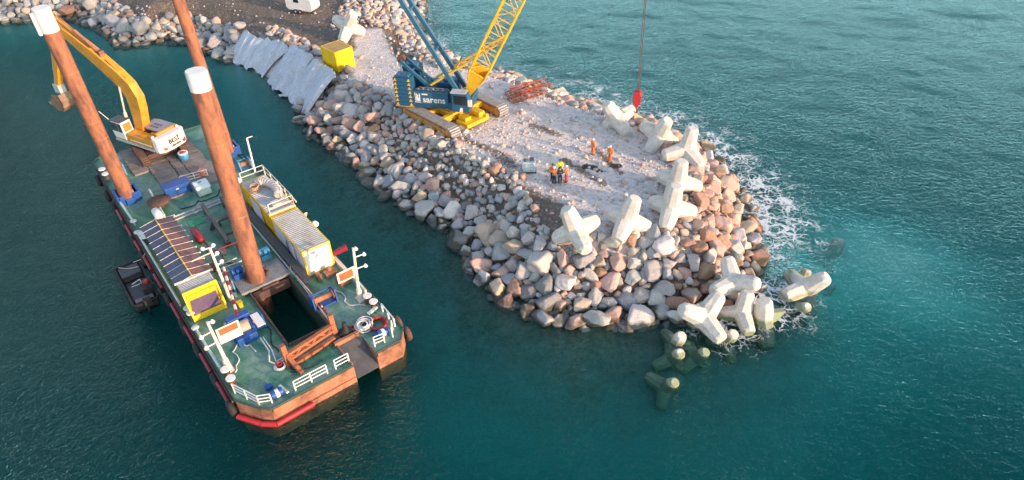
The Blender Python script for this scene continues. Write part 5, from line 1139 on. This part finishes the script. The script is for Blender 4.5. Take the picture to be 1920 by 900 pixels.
o = MB(); o.box(bx1-.15, bx1+.35, by0+.9, by1-.7, .5, 1.15); o.tube((bx1+.2, -2.6, .5), (bx1+.3, -2.6, -.4), .1); o.build('outboard', BLACK, t, bevel=.06)
o = MB(); o.box(-19.9, -18.9, -2.4, -1.6, .3, 1.15); o.build('console', BLACK, t, bevel=.05); MB().lathe((-19.7, -1.9, 1.15), [(.2, 0), (.24, .15), (.2, .3)], 10).build('fuel_can', RED, t)
o = MB(); o.path([(-20.6, -2.9, .9), (-20.6, -2.2, 1.1), (-20.2, -2.2, .8)], .05); o.path([(-20.4, -3.0, .8), (-20.1, -2.3, 1.0)], .04); o.build('grab_rail', LGREY, t)
for x in (-23.3, -18.3): o = MB(); o.torus((x, by1+.2, .6), .34, .18, 14, 7, 'y'); o.build('tyre', BLACK, t)
o = MB(); o.path([(bx0+.3, -2.0, .75), (bx0+.7, -1.2, 1.0), (bx0+.5, -.65, 1.6)], .03); o.path([(-24.0, -3.2, .72), (-23.3, -2.6, .72), (-23.0, -1.8, .74)], .03); o.build('mooring_line', CREAM, t)

# ------------------------------------------------------------------ excavator (local: x forward, y left)
ec = P(285, 262, 3.2); FX = frame_at(ec.x, ec.y, 0, 149.5) @ Matrix.Scale(1.07, 4)
ex = thing('excavator', 'orange and white long-reach excavator on the barge stern', 'excavator', (0, 0, ZD+.2), FX)
relb = FX.inverted() @ FB
zb = ZD+.2
for y in (3.45, 7.35):
    o = MB(); L2 = 2.55; r = .5; tot = 4*(L2-r)+2*math.pi*r; n = 44; xc = -40.2
    for i in range(n):
        q = i/n*tot; s_ = 2*(L2-r)
        if q < s_: x, z, aa = -L2+r+q, 2*r, 0
        elif q < s_+math.pi*r: th_ = (q-s_)/r; x, z, aa = L2-r+r*math.sin(th_), r+r*math.cos(th_), -th_
        elif q < 2*s_+math.pi*r: x, z, aa = L2-r-(q-s_-math.pi*r), 0, math.pi
        else: th_ = (q-2*s_-math.pi*r)/r; x, z, aa = -L2+r-r*math.sin(th_), r-r*math.cos(th_), math.pi-th_
        ca, sa = math.cos(aa), math.sin(aa); w = tot/n*.4
        vs = [(xc+x+ca*a-sa*b_, y+yy, zb+z+sa*a+ca*b_) for yy in (-.35, .35) for a, b_ in ((-w, -.06), (w, -.06), (w, 0), (w*.2, .05), (-w*.2, .05), (-w, 0))]
        o.add(vs, [(0,1,2,3,4,5)[::-1], (6,7,8,9,10,11)]+[(q_, (q_+1) % 6, 6+(q_+1) % 6, 6+q_) for q_ in range(6)])
    o.v = [tuple(relb @ Vector(v)) for v in o.v]; tr = o.build('track', RUSTD, ex)
    o = MB().box(xc-L2+.6, xc+L2-.6, y-.3, y+.3, zb+.12, zb+.88); o.v = [tuple(relb @ Vector(v)) for v in o.v]; o.build('track_frame', RUST, tr)
    o = MB()
    for s in (-1, 1): o.lathe((xc+s*(L2-.5), y, zb+.5), [(.3, -.33), (.4, -.3), (.4, .3), (.3, .33)], 12, 'y')
    o.v = [tuple(relb @ Vector(v)) for v in o.v]; o.build('sprocket', RUSTD, tr)
o = MB(); o.box(-42.0, -38.4, 3.9, 6.9, zb+.35, zb+.85); o.lathe((-40.2, 5.4, zb+.85), [(.8, 0), (.8, .35)], 20); o.v = [tuple(relb @ Vector(v)) for v in o.v]; o.build('undercarriage', RUSTD, ex)
z3 = 3.05
o = MB(); o.box(-2.6, 3.1, -1.55, 1.55, z3, z3+.35); o.box(-2.6, .9, -1.6, -.4, z3+.35, z3+1.35); o.box(-2.6, 1.2, .45, 1.6, z3+.35, z3+1.1); o.box(-2.6, -1.0, -.4, .45, z3+.35, z3+1.2); o.build('house', ORANGE, ex, bevel=.04)
MB().box(-2.5, 3.15, 1.6, 1.63, z3+.0, z3+.28).build('side_skirt', LGREY, ex); MB().box(-2.3, .8, 1.605, 1.62, z3+.5, z3+.62).build('side_stripe', WHITE, ex)
o = MB(); o.box(-2.2, .2, -1.5, .3, z3+1.35, z3+1.55); o.build('engine_hood', paint('lilac_grey_hood', (.3, .27, .33), (.2, .24, .3), 1.5, .5), ex, bevel=.05)
o = MB()
for i in range(3):
    for j in range(2): o.box(-1.5+i*.4, -1.25+i*.4, -.75+j*.45, -.45+j*.45, z3+1.552, z3+1.565)
o.build('hood_vent', DGREY, ex)
o = MB(); o.box(-2.6, -2.25, -1.45, .9, z3+1.3, z3+1.6); o.build('rear_step', ORANGE, ex, bevel=.03)
o = MB(); pts = [(-2.6, -1.62), (-3.15, -1.6), (-3.5, -1.2), (-3.62, 0), (-3.5, 1.2), (-3.15, 1.6), (-2.6, 1.62)]; o.prism([(x, y, z3-.05) for x, y in pts], (0, 0, 1.5)); cw = o.build('counterweight', WHITE, ex, bevel=.1)
for s, mt in ((-1, RED), (1, SIGNR)):
    o = MB(); o.prism([(-3.66 if False else -3.56, s*1.2, z3+.25), (-3.62, s*.95, z3+.2), (-3.62, s*.85, z3+.4), (-3.56, s*1.25, z3+.55)], (-.05, 0, 0)); o.build('mark', mt, cw)
mt_ = Matrix.Translation((-3.66, 0, z3+.85)) @ Matrix.Rotation(R(-90), 4, 'Z') @ Matrix.Rotation(R(90), 4, 'X')
text('BESİ', .62, 'lettering', BLACK, cw, mt_)
text('LEONHARD', .26, 'lettering', BLACK, cw, Matrix.Translation((-3.66, 0, z3+.38)) @ Matrix.Rotation(R(-90), 4, 'Z') @ Matrix.Rotation(R(90), 4, 'X')) if False else None
text('LIEBHERR', .27, 'small_lettering', BLACK, cw, Matrix.Translation((-3.66, -.1, z3+.36)) @ Matrix.Rotation(R(-90), 4, 'Z') @ Matrix.Rotation(R(90), 4, 'X'))
o = MB(); o.prism([(1.35, .55, z3+.35), (3.05, .55, z3+.35), (3.2, .55, z3+1.1), (2.95, .55, z3+2.15), (1.45, .55, z3+2.2)], (0, 1.1, 0)); cb = o.build('cab', WHITE, ex, bevel=.07)
MB().prism([(2.1, 1.66, z3+1.15), (3.1, 1.66, z3+1.15), (2.92, 1.66, z3+2.05), (2.1, 1.66, z3+2.05)], (0, .02, 0)).build('side_window', GLASS, cb); MB().prism([(1.5, 1.66, z3+1.15), (2.0, 1.66, z3+1.15), (2.0, 1.66, z3+2.05), (1.5, 1.66, z3+2.05)], (0, .02, 0)).build('side_window', GLASS, cb)
o = MB(); o.add([(3.22, .7, z3+1.15), (3.22, 1.5, z3+1.15), (2.99, 1.5, z3+2.05), (2.99, .7, z3+2.05)], [(0, 1, 2, 3)]); o.build('windscreen', GLASS, cb, thick=.02); MB().prism([(1.335, .7, z3+1.2), (1.335, 1.5, z3+1.2), (1.4, 1.5, z3+2.0), (1.4, .7, z3+2.0)], (-.02, 0, 0)).build('rear_window', paint('amber_glass', (.5, .25, .08), None, 2, .2), cb)
MB().box(1.4, 3.0, .5, 1.7, z3+2.21, z3+2.27).build('cab_roof', DGREY, cb); MB().tube((3.1, 1.6, z3+2.2), (3.3, 2.1, z3+3.3), .03).build('aerial', WHITE, cb)
for (x, y) in ((-2.9, -1.2), (-2.7, 1.45)): MB().lathe((x, y, z3+1.5), [(.13, 0), (.16, .1), (.08, .2)], 10).build('beacon', WHITE, ex)
# boom, stick and bucket in the x-z plane
def plate(mb, top, bot, y0, y1):       # box beam following two outlines
    n = len(top)
    vs = [(p[0], y, p[1]) for y in (y0, y1) for p in top]+[(p[0], y, p[1]) for y in (y0, y1) for p in bot]
    T0, T1, B0, B1 = 0, n, 2*n, 3*n; f = []
    for i in range(n-1): f += [(T0+i, T0+i+1, T1+i+1, T1+i), (B0+i, B1+i, B1+i+1, B0+i+1), (T0+i, B0+i, B0+i+1, T0+i+1), (T1+i, T1+i+1, B1+i+1, B1+i)]
    f += [(T0, T1, B1, B0), (T0+n-1, B0+n-1, B1+n-1, T1+n-1)]; mb.add(vs, f)
cl = [(.9, 3.7), (.45, 5.2), (.1, 6.7), (.0, 7.7), (.35, 8.6), (1.3, 9.45), (3.6, 10.95), (6.0, 12.3), (8.4, 13.6)]; wd_ = [.5, .66, .8, .9, .9, .82, .7, .56, .36]
top, bot = [], []
for i, (x, z) in enumerate(cl):
    a = cl[max(i-1, 0)]; b_ = cl[min(i+1, len(cl)-1)]; dx_, dz_ = b_[0]-a[0], b_[1]-a[1]; l = math.hypot(dx_, dz_); nx_, nz_ = -dz_/l, dx_/l
    top.append((x+nx_*wd_[i], z+nz_*wd_[i])); bot.append((x-nx_*wd_[i], z-nz_*wd_[i]))
o = MB(); plate(o, top, bot, -.42, .42); bm_ = o.build('boom', ORANGE, ex, bevel=.03)
o = MB()
for s in (-1, 1): o.tube((2.2, s*.55, 3.6), (1.9, s*.5, 5.8), .16); o.tube((1.9, s*.5, 5.8), (1.2, s*.45, 8.6), .09)
o.build('boom_cylinder', CREAM, ex)
o = MB(); o.tube((3.0, 0, 11.5), (5.6, 0, 13.2), .15); o.tube((5.6, 0, 13.2), (8.2, 0, 14.6), .08); o.box(2.6, 3.3, -.25, .25, 11.2, 11.7); o.build('stick_cylinder', RUSTB, ex)
o = MB(); o.path([(.2, .3, 6.5), (-.6, .2, 8.2), (.2, .15, 9.6), (2.2, .2, 11.0)], .05); o.path([(3.8, .25, 11.9), (7.6, .25, 14.0)], .05); o.build('hose_line', RUSTD, ex)
o = MB(); plate(o, [(8.0, 14.6), (8.6, 14.3), (10.8, 10.4), (12.9, 6.3)], [(8.0, 13.2), (8.3, 12.7), (10.3, 9.6), (12.6, 6.0)], -.28, .28); o.build('stick', ORANGE, ex, bevel=.03)
o = MB(); o.tube((8.9, 0, 14.3), (12.4, 0, 7.9), .11); o.beam((12.2, 0, 7.8), (13.0, 0, 6.5), .35, .2); o.box(12.4, 13.3, -.35, .35, 5.5, 6.4); o.build('bucket_link', LGREY, ex)
o = MB(); n = 10; prof = []
for i in range(n+1): a = R(-60)+i/n*R(200); prof.append((12.9-.95*math.cos(a)*-1-.2, 4.55-.95*math.sin(a)*-1-.0))
prof = [(12.3, 5.5), (12.0, 4.8), (12.1, 4.1), (12.6, 3.6), (13.3, 3.5), (13.9, 3.9), (14.1, 4.2)]; inner = [(x+(13.1-x)*.12, z+(4.8-z)*.12) for x, z in prof]
for y0, y1 in ((-.85, .85),): plate(o, prof, inner, y0, y1)
for y in (-.85, .79): o.prism([(x, y, z) for x, z in prof]+[(13.4, y, 5.4)], (0, .06, 0))
for k in range(5): o.prism([(14.05, -.8+k*.38, 4.12), (14.35, -.75+k*.38, 4.5), (14.05, -.7+k*.38, 4.2)], (0, .12, 0))
bk = o.build('bucket', paint('bucket_steel', (.2, .12, .08), (.35, .28, .18), 1.5, .6), ex)

# ------------------------------------------------------------------ people
def skin_mesh(chains, name, sub=2):
    """chains: list of (parent key or None, [(x,y,z,r),...])"""
    me = bpy.data.meshes.new(name); V, Ed, Rr = [], [], []; keys = {}
    for key, par, pts in chains:
        prev = keys[par] if par is not None else None
        for i, (x, y, z, r) in enumerate(pts):
            V.append((x, y, z)); Rr.append(r); k = len(V)-1
            if prev is not None: Ed.append((prev, k))
            prev = k
            keys['%s%d' % (key, i)] = k
        keys[key] = prev
    me.from_pydata(V, Ed, []); o = bpy.data.objects.new(name, me); col.objects.link(o)
    sk = o.modifiers.new('s', 'SKIN'); me.skin_vertices.new() if not me.skin_vertices else None
    for i, r in enumerate(Rr): me.skin_vertices[0].data[i].radius = (r, r); me.skin_vertices[0].data[i].use_root = (i == 0)
    sb = o.modifiers.new('u', 'SUBSURF'); sb.levels = sub; sb.render_levels = sub
    m2 = baked(o); bpy.data.objects.remove(o); m2.polygons.foreach_set('use_smooth', [True]*len(m2.polygons)); return m2
def arms(pose):
    if pose == 0: return [(.21, .0, 1.42, .062), (.27, .02, 1.15, .048), (.26, .10, .92, .036), (.255, .13, .84, .035)]
    if pose == 1: return [(.21, .0, 1.42, .062), (.27, .04, 1.16, .048), (.16, .28, 1.10, .036), (.11, .35, 1.12, .034)]
    return [(.21, .0, 1.42, .062), (.29, -.06, 1.17, .048), (.22, .08, .98, .036), (.18, .14, .97, .034)]
def mir(p, s): return [(x*s, y, z, r) for x, y, z, r in p]
LEG = [(.09, 0, .92, .085), (.11, .02, .5, .058), (.12, -.01, .1, .042), (.12, .08, .05, .038), (.125, .16, .04, .03)]
def person(px_, py_, ang, pose, jacket, trousers, head, label, stripe=True, z=None, gnd=None):
    g = P(px_, py_, 3.0); gz = hz(g.x, g.y) if z is None else z
    if gnd is not None: g = gnd
    fr = frame_at(g.x, g.y, gz, ang); t = thing('person', label, 'person', (0, 0, 0), fr, None)
    ch = [('p', None, [(0, 0, .95, .13), (0, .0, 1.15, .125), (0, 0, 1.36, .15), (0, -.005, 1.47, .075), (0, .005, 1.55, .062), (0, .012, 1.66, .098), (0, .005, 1.73, .085)])]
    for s in (-1, 1):
        A = mir(arms(pose), s); ch += [('a%d' % s, 'p2', A), ('l%d' % s, 'p0', mir(LEG, s))]
        h = A[-1]
        for k in range(5):
            if k < 4: a = (k-1.5)*.022; ch.append(('f%d%d' % (s, k), 'a%d' % s, [(h[0]+a*.9, h[1]+.03, h[2]-.05, .013), (h[0]+a, h[1]+.05, h[2]-.09-.008*(k in (1, 2)), .010)]))
            else: ch.append(('f%d%d' % (s, k), 'a%d' % s, [(h[0]-s*.035, h[1]+.02, h[2]-.02, .013), (h[0]-s*.045, h[1]+.045, h[2]-.05, .011)]))
    me = skin_mesh(ch, 'person'); me.materials.clear(); me.materials.append(SKIN)
    b = bpy.data.objects.new('body', me); col.objects.link(b); b.parent = t; ORG[b.name] = Vector((0, 0, 0))
    f = MB(); f.tube((0, .105, 1.665), (0, .128, 1.645), .014, .018, 6); f.build('nose', SKIN, b)
    for s in (-1, 1): MB().lathe((s*.035, .098, 1.685), [(.012, -.01), (.012, .01)], 8, 'y').build('eye', HAIR, b)
    MB().box(-.028, .028, .095, .108, 1.605, 1.615).build('mouth', RED, b)
    jc = [('p', None, [(0, 0, .90, .16), (0, 0, 1.13, .165), (0, 0, 1.36, .178), (0, 0, 1.48, .09)])]
    for s in (-1, 1): A = mir(arms(pose), s)[:3]; jc.append(('a%d' % s, 'p2', [(x, y, zz, r+.028) for x, y, zz, r in A]))
    mj = skin_mesh(jc, 'jacket'); mj.materials.clear(); mj.materials.append(jacket); j = bpy.data.objects.new('jacket', mj); col.objects.link(j); j.parent = t; ORG[j.name] = Vector((0, 0, 0))
    tc = [('p', None, [(0, 0, .95, .155), (0, 0, .88, .15)])]
    for s in (-1, 1): tc.append(('l%d' % s, 'p', [(x, y, zz, r+.032) for x, y, zz, r in mir(LEG, s)[:3]]))
    mt = skin_mesh(tc, 'trousers'); mt.materials.clear(); mt.materials.append(trousers); j2 = bpy.data.objects.new('trousers', mt); col.objects.link(j2); j2.parent = t
    o = MB()
    for s in (-1, 1): o.box(s*.12-.055, s*.12+.055, -.07, .2, 0, .1)
    o.build('boots', NAVY, t, bevel=.03)
    if head == 'helmet':
        o = MB(); o.lathe((0, .005, 1.70), [(.135, 0), (.13, .05), (.105, .1), (.05, .135)], 16); o.box(-.08, .08, .1, .19, 1.70, 1.715); o.build('helmet', WHELM, t)
    else:
        o = MB(); o.lathe((0, -.012, 1.66), [(.105, 0), (.112, .05), (.095, .11), (.04, .14)], 14); o.build('hair', HAIR, t)
    if stripe:
        o = MB(); o.torus((0, 0, 1.08), .168, .012, 18, 5); o.torus((0, 0, 1.25), .178, .012, 18, 5); o.build('reflective_band', LGREY, j)
    return t
person(1036, 337, 160, 2, HIVO, NAVY, 'hair', 'person with dark hair in orange vest at the rear left of the group of five')
person(1039, 343, -20, 1, HIVO, NAVY, 'helmet', 'person with white helmet, orange vest and dark trousers, front left of the group of five')
person(1050, 329, 180, 1, HIVY, NAVY, 'hair', 'bareheaded person in bright yellow jacket at the back of the group of five')
person(1050, 343, 10, 2, NAVY, NAVY, 'hair', 'person in dark jacket with yellow band at the front centre of the group of five')
person(1062, 341, 60, 1, HIVO, REDC, 'helmet', 'person with white helmet and red trousers, at the right of the group of five')
person(1111, 290, -60, 0, HIVO, HIVO, 'helmet', 'person in full orange workwear and white helmet, left of the pair in the open')
person(1143, 303, 140, 2, HIVO, HIVO, 'helmet', 'person in full orange workwear and white helmet, right of the pair in the open')
op = FU @ Vector((1.75, -2.05, 0)); person(0, 0, -100, 1, HIVY, NAVY, 'helmet', 'crane operator in yellow jacket visible in the cab window', z=4.75, gnd=op)

# ------------------------------------------------------------------ light
AZ, EL = -33.0, 12.0
sd = Vector((math.cos(R(AZ))*math.cos(R(EL)), math.sin(R(AZ))*math.cos(R(EL)), math.sin(R(EL))))
sl = bpy.data.lights.new('sun', 'SUN'); sl.energy = SUN_E = 3.5; sl.angle = R(1.0); sl.color = (1, .66, .43); so = bpy.data.objects.new('sun', sl); col.objects.link(so)
so.rotation_euler = sd.to_track_quat('Z', 'Y').to_euler()
w = bpy.data.worlds.new('World'); sc.world = w; w.use_nodes = True; nt = w.node_tree
bg = nt.nodes['Background']; sky = N(nt, 'ShaderNodeTexSky'); sky.sky_type = 'NISHITA'; sky.sun_disc = False; sky.sun_elevation = R(EL+4); sky.sun_rotation = R(90-AZ); sky.air_density = 1.; sky.dust_density = 1.5
tc = N(nt, 'ShaderNodeTexCoord'); mp = N(nt, 'ShaderNodeMapping'); mp.inputs['Scale'].default_value = (1, 1, 3.2); nt.links.new(tc.outputs['Generated'], mp.inputs[0])
no = N(nt, 'ShaderNodeTexNoise', Scale=1.7, Detail=7, Roughness=.6); nt.links.new(mp.outputs[0], no.inputs['Vector'])
cm = ramp(nt, [(.4, .0), (.72, .5)], no.outputs['Fac'])
o_ = mix(nt, cm.outputs[0], sky.outputs[0], (4.6, 5.8, 7.2))
sz = N(nt, 'ShaderNodeSeparateXYZ'); nt.links.new(tc.outputs['Generated'], sz.inputs[0])
hz_ = ramp(nt, [(.0, .0), (.01, .9), (.09, .8), (.16, .08), (.3, .0)], sz.outputs[2]); o_ = mix(nt, hz_.outputs[0], o_, (12.5, 12.8, 12.4)); nt.links.new(o_, bg.inputs['Color']); bg.inputs['Strength'].default_value = .15
sc.view_settings.view_transform = 'Standard'; sc.view_settings.look = 'None'; sc.view_settings.gamma = 1; sc.view_settings.use_curve_mapping = False; sc.view_settings.exposure = .9
sc.cycles.use_denoising = True; sc.cycles.max_bounces = 6; sc.cycles.transparent_max_bounces = 12; sc.cycles.volume_bounces = 0; sc.cycles.caustics_reflective = False; sc.cycles.caustics_refractive = False
sc.cycles.sample_clamp_indirect = 6
